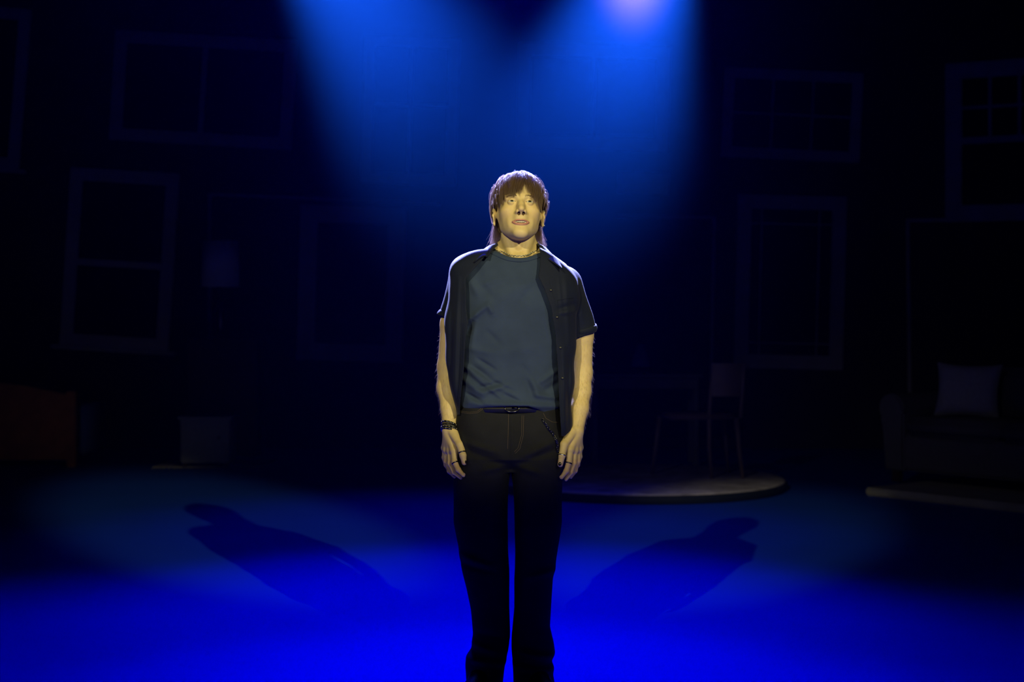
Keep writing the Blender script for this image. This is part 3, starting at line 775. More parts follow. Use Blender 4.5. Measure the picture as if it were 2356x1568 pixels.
# nape hair hanging behind the neck on both sides
def nape():
    n, K = 900, 9
    s = np.where(rng.uniform(size=n) < .5, -1.0, 1.0)
    x = s * rng.uniform(.045, .080, n); f_ = rng.uniform(-.075, -.040, n) + .0 * s
    p = np.stack([x, f_, rng.uniform(-.035, .01, n)], 1)
    W0 = p @ HA + HO; pts = [W0.copy()]; ln = rng.uniform(.055, .088, n); k_ = rng.normal(size=n)
    d = np.stack([s * .50 + rng.normal(size=n) * .10, rng.uniform(-.02, .25, n), -np.ones(n)], 1)
    for k in range(1, K):
        t = k / (K - 1)
        d = d + np.stack([-s * .10 + s * .25 * (t > .6) + rng.normal(size=n) * .04, rng.normal(size=n) * .03, -.12 * np.ones(n)], 1)
        d /= np.linalg.norm(d, axis=1, keepdims=True); W0 = W0 + d * (ln / (K - 1))[:, None]; pts.append(W0.copy())
    A = np.stack(pts, 1); rad = .00042 * (1 - .7 * np.linspace(0, 1, K)[None, :] ** 2) * rng.uniform(.7, 1.2, (n, 1))
    strands('nape_hair', A, rad, M['hair'])
nape()
# eyebrows
def brows():
    n, K = 110, 5; s = np.where(rng.uniform(size=n) < .5, -1.0, 1.0); u_ = rng.uniform(0, 1, n)
    x = s * (.013 + .033 * u_); z = .0345 + .004 * np.sin(u_ * 2.6) - .002 * u_ + rng.normal(size=n) * .0014
    A = []
    for i in range(n):
        o = hl((x[i], .14, z[i])); h = body_bvh.ray_cast(o, Vector(-HA[1]))
        A.append(np.array(h[0]) if h[0] is not None else np.array(hl((x[i], .09, z[i]))))
    A = np.array(A); d = np.stack([s * (.6 + .4 * u_), .25 + 0 * s, .55 - .75 * u_], 1) @ HA; d /= np.linalg.norm(d, axis=1, keepdims=True)
    t = np.linspace(0, 1, K); ptsA = A[:, None, :] + d[:, None, :] * (t * .008)[None, :, None] - np.array(HA[1])[None, None, :] * (.0008 * (t ** 2))[None, :, None]
    for g in (-1, 1): strands('eyebrow', ptsA[s == g], np.full(((s == g).sum(), K), .00035) * (1 - .6 * t)[None], M['hair'])
brows()
# fine hair on the forearms
def arm_hair(pts, rads, n):
    pts = np.array(pts); seg = rng.uniform(0, len(pts) - 1.001, n); i = seg.astype(int); fr_ = (seg - i)[:, None]
    c = pts[i] * (1 - fr_) + pts[i + 1] * fr_; ax = pts[i + 1] - pts[i]; ax /= np.linalg.norm(ax, axis=1, keepdims=True)
    v = rng.normal(size=(n, 3)); v[:, 1] -= .2; v -= (v * ax).sum(1, keepdims=True) * ax; v /= np.linalg.norm(v, axis=1, keepdims=True)
    root = []; 
    for a, b in zip(c, v):
        h = body_bvh.ray_cast(Vector(a + b * .08), Vector(-b)); root.append(np.array(h[0]) if h[0] is not None else a)
    root = np.array(root); K = 5; t = np.linspace(0, 1, K)[None, :, None]; ln = rng.uniform(.006, .013, n)[:, None, None]
    d = v * .55 + ax * .75 + rng.normal(size=(n, 3)) * .25
    A = root[:, None] + d[:, None] * ln * t + np.array([0, 0, -1.])[None, None] * ln * .3 * t ** 2
    return A
A1 = arm_hair([w3(1041, 745, .058), w3(1031, 842, .066), w3(1031, 893, .048), w3(1036, 940, .012), w3(1034, 978, -.016)], None, 850)
A2 = arm_hair([w3(1338, 775, .055), w3(1339, 858, .062), w3(1336, 900, .044), w3(1333, 940, .010), w3(1326, 985, -.018)], None, 850)
AA = np.concatenate([A1, A2]); strands('arm_hair', AA, np.full(AA.shape[:2], .00016) * (1 - .7 * np.linspace(0, 1, 5))[None], M['arm_hair'])

# ------------------------------------------------------------------ clothes
def foldmap(folds, px, py):
    d = 0
    for (x0, y0, x1, y1, wd_, h) in folds:
        ax_, ay_ = x1 - x0, y1 - y0; L2 = ax_ * ax_ + ay_ * ay_
        t = np.clip(((px - x0) * ax_ + (py - y0) * ay_) / L2, 0, 1)
        dist = np.sqrt((px - x0 - t * ax_) ** 2 + (py - y0 - t * ay_) ** 2)
        d = d + h * np.exp(-(dist / wd_) ** 2) * (0.35 + .65 * np.clip(np.sin(np.pi * t), 0, 1) ** .7)
    return d
def waves(px, py, seed, amp, sc):
    r_ = random.Random(seed); d = 0
    for i in range(7):
        a = r_.uniform(0, math.pi); f_ = r_.uniform(.6, 1.6) / sc; ph = r_.uniform(0, 6.28)
        d = d + np.sin((px * math.cos(a) + py * math.sin(a)) * f_ + ph + 1.3 * np.sin((px * math.sin(a) - py * math.cos(a)) * f_ * .5 + ph * 2))
    return d * amp / 3
def loft(x, y, z, Z, cols, y0=0.0, n=2.3, D=5.5):
    xl, xr, bf, bb = [np.interp(z, Z, c) for c in cols]; xl = (xl - 1178) * D / FPX; xr = (xr - 1178) * D / FPX
    c = (xl + xr) / 2; a = (xr - xl) / 2; yy = y - y0; b = np.where(yy < 0, bf, bb)
    r = (np.abs((x - c) / a) ** n + np.abs(yy / b) ** n) ** (1 / n)
    return (r - 1) * np.minimum(a, b)
def wpx(x, D=5.42): return 1178 + x * FPX / D
def wpy(z, D=5.42): return HOR - (z - CAMH) * FPX / D
def sh_top(px):   # shoulder line of the clothes, photo rows
    return np.interp(px, SHX, SHY)
SHX = np.linspace(1000, 1375, 200)
SHY = np.interp(SHX, [1015, 1033, 1050, 1070, 1095, 1135, 1190, 1240, 1262, 1285, 1310, 1330, 1345, 1360],
                [640, 606, 592, 582, 576, 569, 562, 569, 580, 596, 612, 627, 648, 690])
SHY = np.convolve(np.pad(SHY, 8, mode='edge'), np.hanning(19)[1:-1] / np.hanning(19).sum(), 'valid')

# t-shirt
TZ, TC = table([(560, 1075, 1300, .050, .075), (585, 1066, 1306, .062, .085), (605, 1060, 1308, .078, .095), (640, 1054, 1308, .100, .10), (700, 1052, 1304, .118, .105), (780, 1056, 1299, .118, .10),
                (850, 1060, 1295, .112, .097), (905, 1057, 1292, .118, .10), (930, 1056, 1291, .121, .103), (990, 1058, 1290, .116, .10)])
tee_folds = [(1072, 742, 1124, 700, 7, .0045), (1124, 700, 1134, 722, 7, .004), (1074, 770, 1090, 735, 9, -.005), (1068, 842, 1140, 884, 8, .006), (1090, 846, 1132, 876, 8, -.006),
             (1112, 902, 1165, 886, 6, .004), (1100, 892, 1150, 880, 6, -.004), (1208, 868, 1226, 912, 8, -.004), (1222, 862, 1240, 915, 9, .0035),
             (1065, 870, 1120, 912, 9, .005), (1250, 900, 1285, 880, 9, -.004), (1135, 690, 1245, 640, 14, .0022), (1100, 680, 1082, 645, 9, .003), (1130, 815, 1230, 800, 14, .0016),
             (1150, 880, 1210, 930, 12, .003), (1075, 800, 1135, 812, 9, .0022), (1090, 600, 1110, 650, 12, -.002), (1080, 925, 1290, 935, 8, .006),
 (1085, 860, 1160, 918, 5, .003), (1120, 870, 1185, 900, 5, -.003), (1075, 905, 1110, 925, 5, -.004), (1160, 905, 1200, 925, 5, -.003), (1225, 905, 1280, 915, 6, .003), (1240, 880, 1285, 850, 6, .003), (1200, 840, 1260, 905, 7, -.002), (1095, 720, 1085, 800, 6, .002), (1120, 760, 1150, 790, 7, -.002), (1250, 700, 1268, 790, 6, .002), (1230, 650, 1180, 720, 9, -.0018), (1090, 640, 1140, 690, 8, -.0016), (1150, 640, 1100, 660, 7, .0016), (1100, 825, 1140, 850, 5, -.003)]
def tee_fn(x, y, z):
    px, py = wpx(x), wpy(z)
    d = loft(x, y, z, TZ, TC, y0=.0, n=2.35)
    fr_ = np.clip((-y) / .05, 0, 1)
    d = d - (foldmap(tee_folds, px, py) * 2.0 * fr_ + waves(px, py, 3, .0018, 26))
    top = (sh_top(px) * 0 + (z - (CAMH + (HOR - (sh_top(px) + 9)) * 5.5 / FPX))) * .85
    d = smax(d, top, .045)
    hem = np.interp(px, [1050, 1075, 1120, 1178, 1215, 1240, 1262, 1290, 1300], [948, 944, 937, 934, 934, 944, 960, 982, 984])
    hz = CAMH + (HOR - hem) * 5.4 / FPX
    return smax(d, (hz - z) * .9, .012)
tf = Field(axis((-.22, .22, .0026)), axis((-.15, .13, .0032)), axis((.90, 1.56, .0026)))
tf.prim(tee_fn, (-.3, -.3, .8), (.3, .3, 1.6), k=.001)
# hollow it out and open the neck
def hollow(F_, th_):
    F_.F = np.maximum(F_.F, -(F_.F + th_))
hollow(tf, .012)
tf.ell((.0235, .000, 1.535), (.079, .090, .071), k=.003, op='s')
tf.prim(lambda x, y, z: z - .958 + 0 * (x + y), (-.19, -.085, .90), (.19, .085, .958), k=.001, op='s', pad=.0) if False else None
TV, TQ = tf.extract(); del tf.F
tee = fast_mesh('t_shirt', TV, TQ, M['tee'], person)
tee_bvh = BVHTree.FromPolygons([tuple(v) for v in TV], [tuple(q) for q in TQ])
# ribbed collar band
def annulus(name, inner, outer, m, parent, th=.003, closed=True):
    n = len(inner); V = []; F = []
    for a, b in zip(inner, outer):
        a, b = Vector(a), Vector(b); mid = (a + b) / 2
        V += [a, mid + (mid - Vector((.02, .0, mid.z))).normalized() * .0015, b]
    rng_ = range(n) if closed else range(n - 1)
    for i in rng_:
        j = (i + 1) % n
        for k in range(2): F.append((3 * i + k, 3 * j + k, 3 * j + k + 1, 3 * i + k + 1))
    o = fast_mesh(name, V, F, m, parent)
    md = o.modifiers.new('thickness', 'SOLIDIFY'); md.thickness = th; md.offset = 0
    return o
VR = []; NR = 5; n_a = 90; C0 = Vector((.0235, .0, 1.42))
for i in range(n_a):
    a = 2 * math.pi * i / n_a; e0 = None
    for e in np.arange(85, 5, -1.0):
        d = Vector((math.cos(a) * math.cos(R(e)), math.sin(a) * math.cos(R(e)), math.sin(R(e)))); h = tee_bvh.ray_cast(C0 + d * .4, -d)
        if h[0] is not None and h[1].dot(d) > .15 and (h[0] - C0).dot(d) > .03: e0 = e; break
    last = None
    for k in range(NR):
        e = (e0 or 40) - 1.5 - k * 2.4; d = Vector((math.cos(a) * math.cos(R(e)), math.sin(a) * math.cos(R(e)), math.sin(R(e)))); h = tee_bvh.ray_cast(C0 + d * .4, -d)
        p_ = (h[0] + h[1] * (.0022 if 0 < k < NR - 1 else .0006)) if h[0] is not None else (last or C0 + d * .1)
        VR.append(p_); last = p_
VR = np.array(VR).reshape(n_a, NR, 3)
for _ in range(3): VR = (np.roll(VR, 1, 0) + VR * 2 + np.roll(VR, -1, 0)) / 4
FR_ = [(i * NR + k, ((i + 1) % n_a) * NR + k, ((i + 1) % n_a) * NR + k + 1, i * NR + k + 1) for i in range(n_a) for k in range(NR - 1)]
cr = fast_mesh('collar_rib', VR.reshape(-1, 3), FR_, M['tee'], tee); md = cr.modifiers.new('thickness', 'SOLIDIFY'); md.thickness = .003; md.offset = 0

# jeans
JZ1, JC1 = table([(925, 1062, 1180, .095, .10), (960, 1056, 1180, .105, .115), (1000, 1052, 1180, .110, .125), (1050, 1047, 1180, .108, .125), (1100, 1043, 1172, .100, .11), (1200, 1044, 1168, .092, .095), (1262, 1056, 1169, .086, .09),
                  (1285, 1058, 1170, .084, .088), (1310, 1063, 1171, .080, .085), (1350, 1073, 1171, .074, .082), (1400, 1082, 1172, .07, .08), (1460, 1088, 1173, .068, .078), (1490, 1085, 1170, .075, .082), (1510, 1072, 1166, .082, .088), (1530, 1070, 1162, .084, .09), (1568, 1073, 1157, .088, .095), (1600, 1071, 1155, .09, .10)], smooth=.006)
JZ2, JC2 = table([(925, 1176, 1286, .095, .10), (960, 1176, 1289, .105, .115), (1000, 1176, 1294, .110, .125), (1050, 1176, 1295, .108, .125), (1100, 1178, 1294, .100, .11), (1200, 1184, 1292, .092, .095), (1270, 1185, 1283, .086, .09),
                  (1310, 1185, 1277, .080, .085), (1330, 1184, 1272, .078, .084), (1400, 1183, 1268, .07, .08), (1440, 1180, 1265, .069, .079), (1475, 1177, 1274, .072, .08), (1500, 1177, 1278, .08, .086), (1518, 1179, 1269, .078, .086), (1535, 1180, 1275, .083, .09), (1550, 1181, 1272, .084, .09), (1570, 1182, 1276, .088, .095), (1600, 1183, 1280, .09, .10)], smooth=.006)
jean_folds = [(1060, 1010, 1150, 1040, 8, .003), (1065, 1030, 1160, 1065, 8, -.0025), (1290, 1005, 1205, 1045, 9, .003), (1285, 1030, 1195, 1060, 8, -.0025), (1110, 1080, 1165, 1068, 8, .003), (1240, 1085, 1188, 1068, 8, .003),
              (1060, 1275, 1130, 1300, 9, .004), (1062, 1295, 1140, 1312, 8, -.003), (1280, 1310, 1210, 1325, 9, .003), (1088, 1480, 1160, 1500, 8, .004), (1075, 1512, 1160, 1525, 8, .005), (1095, 1455, 1165, 1465, 8, -.003),
              (1185, 1495, 1270, 1510, 8, .004), (1185, 1530, 1270, 1540, 8, .004), (1060, 1000, 1080, 1060, 6, .003), (1178, 950, 1178, 1050, 3, .0018)]
def jeans_fn(x, y, z):
    px, py = wpx(x, 5.45), wpy(z, 5.45)
    a = loft(x, y, z, JZ1, JC1, y0=.0, n=2.2); b = loft(x, y, z, JZ2, JC2, y0=.0, n=2.2)
    kk = np.where(z > .80, .05, .012)
    pel = loft(x, y, z, JZP, JCP, y0=0, n=2.4)
    h = np.clip((z - gz(1075)) / .035, 0, 1)
    d = smin(a, b, .010)
    pel = np.where(z < gz(1085), .05, pel + (1 - h) * .05)
    d = smin(d, pel, .02)
    fr_ = np.clip(.5 - y / .06, 0.2, 1)
    d = d - foldmap(jean_folds, px, py) * 2.2 * fr_ - waves(px, py, 9, .0018, 30)
    d = smax(d, z - gz(931), .006)
    return smax(d, .012 - z, .004)
JZP, JCP = table([(915, 1060, 1288, .100, .105), (960, 1055, 1290, .108, .115), (1000, 1051, 1294, .112, .125), (1050, 1047, 1295, .108, .122), (1110, 1045, 1294, .100, .11)])
jf = Field(axis((-.23, .20, .0032)), axis((-.15, .16, .0040)), axis((.0, 1.02, .0036)))
jf.prim(jeans_fn, (-.3, -.3, -.1), (.3, .3, 1.2), k=.001)
jf.F = np.maximum(jf.F, -(jf.F + .012))
JV, JQ = jf.extract(); del jf.F
jeans = fast_mesh('jeans', JV, JQ, M['jeans'], person)
jeans_bvh = BVHTree.FromPolygons([tuple(v) for v in JV], [tuple(q) for q in JQ])
def front_of(bvh, px, py, off=.001, fallback=-.1):
    o = Vector((0, -CAMD, CAMH)); d = Vector(((px - 1178) / FPX, 1, (HOR - py) / FPX)).normalized()
    h = bvh.ray_cast(o, d)
    if h[0] is None: return P(px, py, fallback)
    return h[0] + h[1] * (off if h[1].y < 0 else -off)
def stitch(pts, r=.0007):
    out = []
    for a, b in zip(pts, pts[1:]):
        n = max(2, int(math.hypot(b[0] - a[0], b[1] - a[1]) / 4))
        for i in range(n): out.append(front_of(jeans_bvh, a[0] + (b[0] - a[0]) * i / n, a[1] + (b[1] - a[1]) * i / n, .0006))
    return out
sb = MB()
for ln in ([(1170, 952), (1169, 1000), (1168, 1036)], [(1201, 955), (1200, 1000), (1192, 1030), (1180, 1042)], [(1205, 955), (1204, 1000), (1196, 1032), (1182, 1046)],
           [(1058, 945), (1080, 948), (1098, 946), (1106, 940), (1108, 934)], [(1058, 948), (1080, 951), (1099, 949), (1109, 942), (1111, 935)], [(1250, 950), (1256, 962), (1270, 970), (1288, 972)]):
    MB().tube(stitch(ln), .0006, 5).build('stitching', M['stitch'], jeans)

# belt and buckle
bl = []; 
def ring_at(Zr, Cr, z, grow, n=72):
    xl, xr, bf, bb = [float(np.interp(z, Zr, c)) for c in Cr]; xl, xr = gx(xl), gx(xr); c = (xl + xr) / 2; a = (xr - xl) / 2 + grow; pts = []
    for i in range(n):
        t = 2 * math.pi * i / n; ca, sa = math.cos(t), math.sin(t); e = 2 / 2.4
        x = c + a * math.copysign(abs(ca) ** e, ca); b = (bf if sa < 0 else bb) + grow; y = b * math.copysign(abs(sa) ** e, sa); pts.append((x, y, z))
    return pts
b1 = ring_at(JZP, JCP, gz(922), .004); b2 = ring_at(JZP, JCP, gz(944), .005)
belt = annulus('belt', b1, b2, M['leather'], person, .005)
c0 = P(1178, 938, -.1165)
bb_ = MB(); pts = []
for i in range(28):
    t = 2 * math.pi * i / 28; pts.append((c0.x + .024 * math.copysign(abs(math.cos(t)) ** .8, math.cos(t)), c0.y + .004 * math.cos(2 * t), c0.z + .0125 * math.sin(t)))
bb_.tube(pts, .0026, 8, closed=True); bb_.tube([(c0.x, c0.y, c0.z), (c0.x + .020, c0.y - .002, c0.z)], .0018, 6)
bb_.build('buckle', M['gun'], belt, True)

# overshirt
OZ, OC = table([(550, 1040, 1330, .055, .085), (585, 1036, 1330, .070, .100), (605, 1034, 1330, .090, .108), (640, 1036, 1330, .112, .112), (690, 1031, 1329, .130, .115), (740, 1024, 1328, .132, .113), (800, 1024, 1326, .130, .110),
                (850, 1031, 1322, .128, .108), (888, 1037, 1320, .130, .110), (942, 1047, 1316, .132, .112), (1010, 1052, 1312, .132, .118)])
left_edge = ([560, 578, 600, 640, 711, 741, 781, 848, 915, 942, 990], [1128, 1124, 1108, 1072, 1074, 1078, 1072, 1068, 1060, 1058, 1056])
right_edge = ([560, 585, 620, 636, 669, 711, 768, 848, 902, 955, 1010], [1240, 1243, 1241, 1238, 1253, 1268, 1277, 1283, 1285, 1288, 1292])
shirt_folds = [(1055, 640, 1045, 900, 6, .004), (1040, 700, 1036, 860, 5, -.003), (1300, 640, 1310, 790, 7, .003), (1296, 800, 1300, 990, 6, .004), (1308, 820, 1306, 980, 5, -.004), (1280, 712, 1320, 700, 6, -.003), (1285, 720, 1320, 716, 6, .003),
               (1285, 640, 1292, 720, 4, .0016), (1062, 750, 1052, 940, 5, -.003), (1330, 660, 1345, 740, 8, .003), (1318, 690, 1338, 770, 6, -.003)]
def cone_d(x, y, z, a, b, ra, rb):
    a = np.array(a, float); b = np.array(b, float); d = b - a; L = d @ d
    t = np.clip(((x - a[0]) * d[0] + (y - a[1]) * d[1] + (z - a[2]) * d[2]) / L, -.15, 1.3)
    return np.sqrt((x - a[0] - t * d[0]) ** 2 + (y - a[1] - t * d[1]) ** 2 + (z - a[2] - t * d[2]) ** 2) - (ra + (rb - ra) * t)
SL = (w3(1070, 640, .030), w3(1037, 730, .052), .054, .042); SR = (w3(1308, 668, .030), w3(1341, 768, .050), .056, .049)
def shirt_fn(x, y, z):
    px, py = wpx(x), wpy(z)
    d = loft(x, y, z, OZ, OC, y0=-.02, n=2.3)
    top = (z - (CAMH + (HOR - sh_top(px)) * 5.5 / FPX)) * .85
    d = smax(d, top, .030)
    s1 = cone_d(x, y, z, *SL); s2 = cone_d(x, y, z, *SR)
    d = smin(d, s1, .022); d = smin(d, s2, .022)
    d = d - (foldmap(shirt_folds, px, py) * np.clip(.6 - y / .05, 0, 1) + waves(px, py, 5, .0022, 20))
    shell = np.maximum(d, -(d + .0055))
    # sleeve ends
    for (a, b, ra, rb), sgn in ((SL, -1), (SR, 1)):
        a = np.array(a); b = np.array(b); ax_ = (b - a) / np.linalg.norm(b - a)
        along = (x - b[0]) * ax_[0] + (y - b[1]) * ax_[1] + (z - b[2]) * ax_[2]
        s = s1 if sgn < 0 else s2
        outside = loft(x, y, z, OZ, OC, y0=-.02, n=2.3)
        shell = np.where((along > -.004) & (s < .012) & (outside > .0005) & (z > 1.1), np.maximum(shell, along), shell)
    # open front
    le = np.interp(py, *left_edge); re = np.interp(py, *right_edge)
    op = np.maximum(np.maximum((le - px) / 680, (px - re) / 680), y + .01)
    shell = np.maximum(shell, -op)
    hem = np.interp(px, [1040, 1060, 1180, 1280, 1300, 1320], [958, 952, 965, 1002, 1000, 985])
    shell = np.maximum(shell, (CAMH + (HOR - hem) * 5.45 / FPX) - z)
    return shell
of = Field(axis((-.27, .30, .0023)), axis((-.16, .14, .0028)), axis((.86, 1.56, .0026)))
of.prim(shirt_fn, (-.4, -.3, .8), (.4, .3, 1.6), k=.0005)
of.ell((.0235, -.008, 1.545), (.088, .090, .068), k=.002, op='s')
OV, OQ = of.extract(); del of.F
shirt = fast_mesh('overshirt', OV, OQ, M['shirt'], person)
shirt_bvh = BVHTree.FromPolygons([tuple(v) for v in OV], [tuple(q) for q in OQ])
# rolled cuffs
for (a, b, ra, rb), r_ in ((SL, .0068), (SR, .0062)):
    a, b = Vector(a), Vector(b); t = (b - a).normalized(); u1 = t.cross(Vector((0, 1, 0))).normalized(); v1 = t.cross(u1)
    pts = []
    for i in range(40):
        q = 2 * math.pi * i / 40; pts.append(b - t * .010 + (u1 * math.cos(q) + v1 * math.sin(q)) * (rb + .0005 + .0012 * math.sin(3 * q)) + t * .003 * math.sin(2 * q + 1))
    MB().tube(pts, r_, 10, closed=True, flat=(.75, 2.0)).build('rolled_cuff', M['shirt'], shirt, True)
# turned-down collar: strip from neck line to fall edge
roll = [(1122, 592, -.092), (1130, 580, -.055), (1141, 567, -.01), (1152, 560, .045), (1190, 556, .070), (1226, 559, .048), (1239, 565, -.01), (1244, 577, -.035), (1243, 596, -.075)]
fall = [(1090, 604, -.100), (1098, 590, -.065), (1108, 578, -.005), (1135, 575, .065), (1190, 574, .100), (1248, 578, .065), (1272, 588, -.015), (1286, 601, -.080), (1294, 619, -.122)]
def dens(L_, n=6):
    out = []
    for a, b in zip(L_, L_[1:]):
        for i in range(n): out.append(tuple(a[k] + (b[k] - a[k]) * i / n for k in range(3)))
    return out + [L_[-1]]
ro_, fa_ = dens(roll), dens(fall)
V = []; F = []; K = 7
for a, b in zip(ro_, fa_):
    A, Bq = P(*a), P(*b)
    for k in range(K):
        t = k / (K - 1); V.append(A.lerp(Bq, t) + Vector((0, 0, .010 * math.sin(math.pi * t ** .7))) + Vector((0, -.004 * math.sin(math.pi * t), 0)))
for i in range(len(ro_) - 1):
    for k in range(K - 1): q = i * K + k; F.append((q, q + 1, q + K + 1, q + K))
cl = fast_mesh('collar', V, F, M['shirt'], shirt); md = cl.modifiers.new('thickness', 'SOLIDIFY'); md.thickness = .0035; md.offset = 0
# pocket flap seams and buttons on the image-right panel
sb = MB()
for ln in ([(1283, 690), (1322, 684)], [(1283, 690), (1285, 740)], [(1262, 640), (1276, 690), (1287, 760), (1293, 860), (1298, 980)], [(1063, 660), (1062, 760), (1060, 860), (1052, 940)]):
    pts = []
    for a, b in zip(ln, ln[1:]):
        for i in range(12): pts.append(front_of(shirt_bvh, a[0] + (b[0] - a[0]) * i / 12, a[1] + (b[1] - a[1]) * i / 12, .0003))
    MB().tube(pts, .0010, 5).build('seam', M['shirt'], shirt)
for (px, py) in ((1262, 668), (1276, 730), (1284, 800), (1289, 870)):
    c = front_of(shirt_bvh, px + 5, py, .0012)
    MB().sphere(c, .0048, 14, (1, .35, 1)).build('button', M['leather'], shirt, True)

# shoes
for (cx, ang) in ((1112, -10), (1232, 9)):
    c = P(cx, 1585, .0); a = R(ang)
    FR_ = (np.array([c.x, 0.01, 0.0]), np.array([[math.cos(a), math.sin(a), 0], [math.sin(a), -math.cos(a), 0], [0, 0, 1]]))
    sf = Field(axis((c.x - .10, c.x + .10, .004)), axis((-.24, .16, .004)), axis((-.004, .13, .003)))
    E = dict(frame=FR_)
    sf.ell((0, .125, .038), (.047, .078, .034), k=.02, **E); sf.ell((0, .04, .055), (.040, .09, .045), k=.02, **E); sf.ell((0, -.06, .050), (.037, .055, .055), k=.02, **E)
    sf.cone((0, -.055, .07), (0, -.05, .12), .034, .036, k=.02, **E)
    sf.F = np.maximum(sf.F, (.004 - sf.ax[2])[None, None, :])
    SV, SQ = sf.extract(); sh = fast_mesh('shoe', SV, SQ, M['shoe'], person)
    sv = MB(); pts = []
    for i in range(40):
        t = 2 * math.pi * i / 40; xx = .046 * math.cos(t); ff = .04 + .155 * math.sin(t); pts.append(Vector(np.array([xx, ff, .012]) @ FR_[1] + FR_[0]))
    sv.tube(pts, .008, 8, closed=True, flat=(1, 1.3)).build('sole', M['sole'], sh, True)

# ------------------------------------------------------------------ jewellery
def link_mesh(mb, c, t, nrm, a=.0042, b=.0030, r=.0009):
    t = t.normalized(); n_ = nrm.normalized(); s = t.cross(n_).normalized(); pts = []
    for i in range(12):
        q = 2 * math.pi * i / 12; pts.append(c + t * a * math.cos(q) + s * b * math.sin(q))
    mb.tube(pts, r, 6, closed=True)
nk = MB(); N = 64; ring = []
for i in range(N):
    t = 2 * math.pi * i / N; ca, sa = math.cos(t), math.sin(t)
    d = Vector((ca, sa, 0)); zz = 1.503 + (.0215 if sa < 0 else .012) * sa
    h = body_bvh.ray_cast(Vector((.0215 + .16 * ca, .005 + .16 * sa, zz + .01)), -d)
    p_ = h[0] + d * .0016 if h[0] is not None else Vector((.0215 + .066 * ca, .005 + .066 * sa, zz))
    ring.append((p_, d))
for i in range(N):
    p_, d = ring[i]; q_, _ = ring[(i + 1) % N]; tt = (q_ - p_)
    up = Vector((0, 0, 1)); nn = (d * math.cos(.6 if i % 2 else -.6) + up * math.sin(.6 if i % 2 else -.6))
    link_mesh(nk, (p_ + q_) / 2, tt, nn, a=tt.length * .72, b=.0028, r=.0011)
nk.build('chain_necklace', M['silver'], person, True)
# trouser chain
path = [(1247, 964), (1256, 978), (1262, 988), (1270, 997), (1277, 1012), (1282, 1028), (1286, 1046), (1293, 1066)]
path2 = [(1276, 1008), (1281, 1020), (1278, 1030), (1284, 1048)]
cb = MB()
for pth in (path, path2):
    pts = []
    for a, b in zip(pth, pth[1:]):
        n = max(1, int(math.hypot(b[0] - a[0], b[1] - a[1]) / 2.5))
        for i in range(n): pts.append((a[0] + (b[0] - a[0]) * i / n, a[1] + (b[1] - a[1]) * i / n))
    W_ = [front_of(jeans_bvh, a, b, .006) for a, b in pts]
    for i in range(0, len(W_) - 2, 2):
        t_ = W_[i + 2] - W_[i]; nn = Vector((math.sin(i) * .6, -1, 0))
        link_mesh(cb, (W_[i] + W_[i + 2]) / 2, t_, nn, a=t_.length * .75, b=.0030, r=.0011)
cb.build('trouser_chain', M['gun'], person, True)
# bracelets on the image-left wrist
def wrap_ring(center, axis_, r0, r, m, name, n=36, parent=person, flat=None, off=.001):
    axis_ = Vector(axis_).normalized(); u1 = axis_.cross(Vector((0, 1, 0))).normalized(); v1 = axis_.cross(u1); pts = []; center = Vector(center)
    for i in range(n):
        q = 2 * math.pi * i / n; d = u1 * math.cos(q) + v1 * math.sin(q)
        h = body_bvh.ray_cast(center + d * .0003, d)
        rr = h[3] if h[0] is not None and h[3] < r0 * 1.5 else r0
        pts.append(center + d * (rr + off))
    if m is None: return pts
    return MB().tube(pts, r, 8, closed=True, flat=flat).build(name, m, parent, True), pts
axw = (Vector(w3(1034, 985, -.020)) - Vector(w3(1036, 940, .012))).normalized(); ax2 = (axw + Vector((-.28, 0, 0))).normalized()
for k, (py, rr) in enumerate(((974, .0030), (981, .0030), (988, .0030), (994, .0030))):
    ob, pts = wrap_ring(w3(1035 + (k - 2) * .3, py + 1, -.020), ax2, .027, rr, M['leather'], 'bracelet', flat=(1, 1.5))
    sm_ = MB()
    if k != 1:
        for i in range(0, 36, 2 if k else 3): sm_.sphere(pts[i] + (pts[i] - Vector(w3(1035, py, -.020))).normalized() * .0030, .0021, 8)
        sm_.build('stud', M['silver'], ob, True)
# rings
def fring(a, b, t, r0, name='ring', m=None, h_=.0016):
    a, b = Vector(a), Vector(b); wrap_ring(a.lerp(b, t), (b - a), r0, h_, m or M['gun'], name, 24, flat=(.7, 1.5), off=.0004)
fring(LH_t[1], LH_t[2], .75, .012); fring(LH_f[0][0], LH_f[0][1], .15, .010)
fring(RH_t[1], RH_t[2], .95, .012, m=M['silver'])
fring(RH_f[0][0], RH_f[0][1], .1, .010)
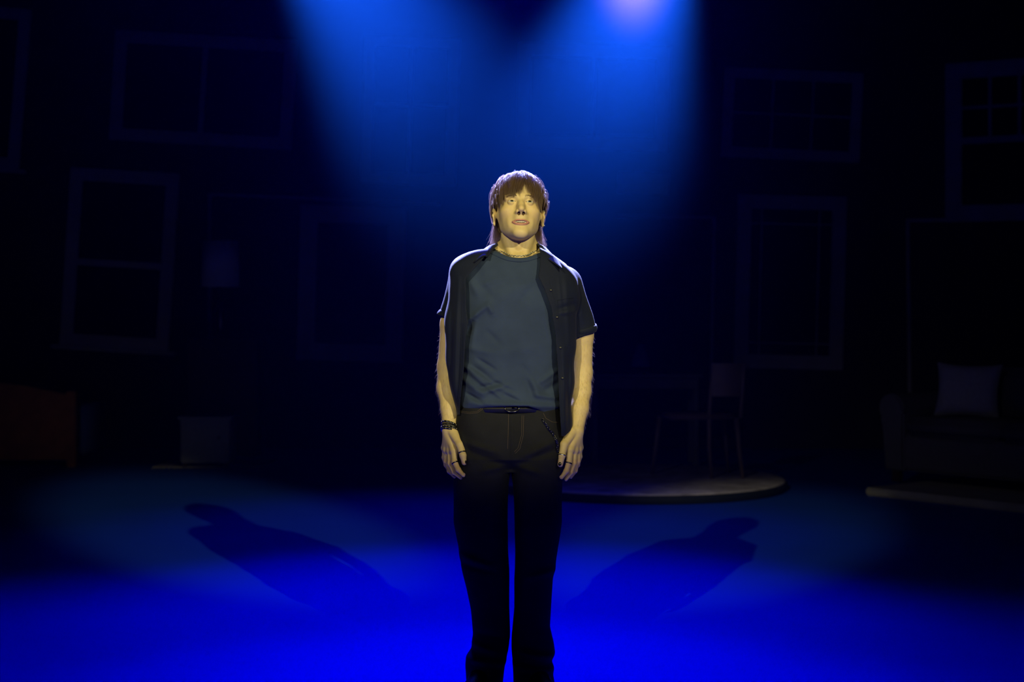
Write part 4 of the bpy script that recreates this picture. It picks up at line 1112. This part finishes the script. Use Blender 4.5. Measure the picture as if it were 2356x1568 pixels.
# nails
def nail(tip, prev, facing, m, size=(.0050, .0062)):
    tip, prev = Vector(tip), Vector(prev); t = (tip - prev).normalized(); f_ = Vector(facing); f_ = (f_ - t * f_.dot(t)).normalized(); s = t.cross(f_)
    h = body_bvh.ray_cast(tip - t * .001 + f_ * .03, -f_); c = h[0] if h[0] is not None else tip + f_ * .008
    mm = Matrix((s, t, f_)).transposed().to_4x4()
    MB().sphere(c, 1, 14, (size[0], size[1], .0018), mm).build('nail', m, person, True)
nail(LH_t[3], LH_t[2], (.75, -.6, 0), M['nail']); nail(RH_t[3], RH_t[2], (-.25, -1, 0), M['nail'], (.0056, .0066))
nail(LH_f[0][2], LH_f[0][1], (.8, -.5, .6), M['nail_bare'], (.004, .006)); nail(RH_f[0][2], RH_f[0][1], (-.8, -.5, .6), M['nail_bare'], (.004, .006))
# ear studs
for s_ in (-1, 1):
    MB().sphere(hl((s_ * .0885, .0035, -.034)), .0019, 10).build('ear_stud', M['silver'], person, True)

# ------------------------------------------------------------------ stage haze
vm = bpy.data.materials.new('stage_haze'); vm.use_nodes = True; nt = vm.node_tree; nt.nodes.clear()
out_ = nt.nodes.new('ShaderNodeOutputMaterial'); vs = nt.nodes.new('ShaderNodeVolumeScatter')
vs.inputs['Color'].default_value = (0.016, 0.25, 1, 1); vs.inputs['Density'].default_value = 0.014; vs.inputs['Anisotropy'].default_value = 0.75
nt.links.new(vs.outputs[0], out_.inputs['Volume'])
hz = MB().box((0, 4.95, 3.2), (6.0, 8.9, 6.36)).build('haze', vm); hz['kind'] = 'stuff'


# added violet-tinted volume in the right beam, standing in for its bright core
pm = bpy.data.materials.new('beam_core_glow'); pm.use_nodes = True; nt = pm.node_tree; nt.nodes.clear()
out_ = nt.nodes.new('ShaderNodeOutputMaterial'); vs = nt.nodes.new('ShaderNodeVolumeScatter'); vs.inputs['Color'].default_value = (0.8, 0.35, 0.8, 1); vs.inputs['Anisotropy'].default_value = 0.75
tc = nt.nodes.new('ShaderNodeTexCoord'); gr = nt.nodes.new('ShaderNodeTexGradient'); gr.gradient_type = 'QUADRATIC_SPHERE'
ml = nt.nodes.new('ShaderNodeMath'); ml.operation = 'MULTIPLY'; ml.inputs[1].default_value = 0.095
nt.links.new(tc.outputs['Object'], gr.inputs['Vector']); nt.links.new(gr.outputs['Fac'], ml.inputs[0]); nt.links.new(ml.outputs[0], vs.inputs['Density']); nt.links.new(vs.outputs[0], out_.inputs['Volume'])
wp = MB().sphere((0, 0, 0), 1.0, 32).build('beam_core_glow', pm, None, True); wp.location = (0.60, 2.45, 3.00); wp.scale = (0.26, 0.5, 0.42); wp['kind'] = 'stuff'
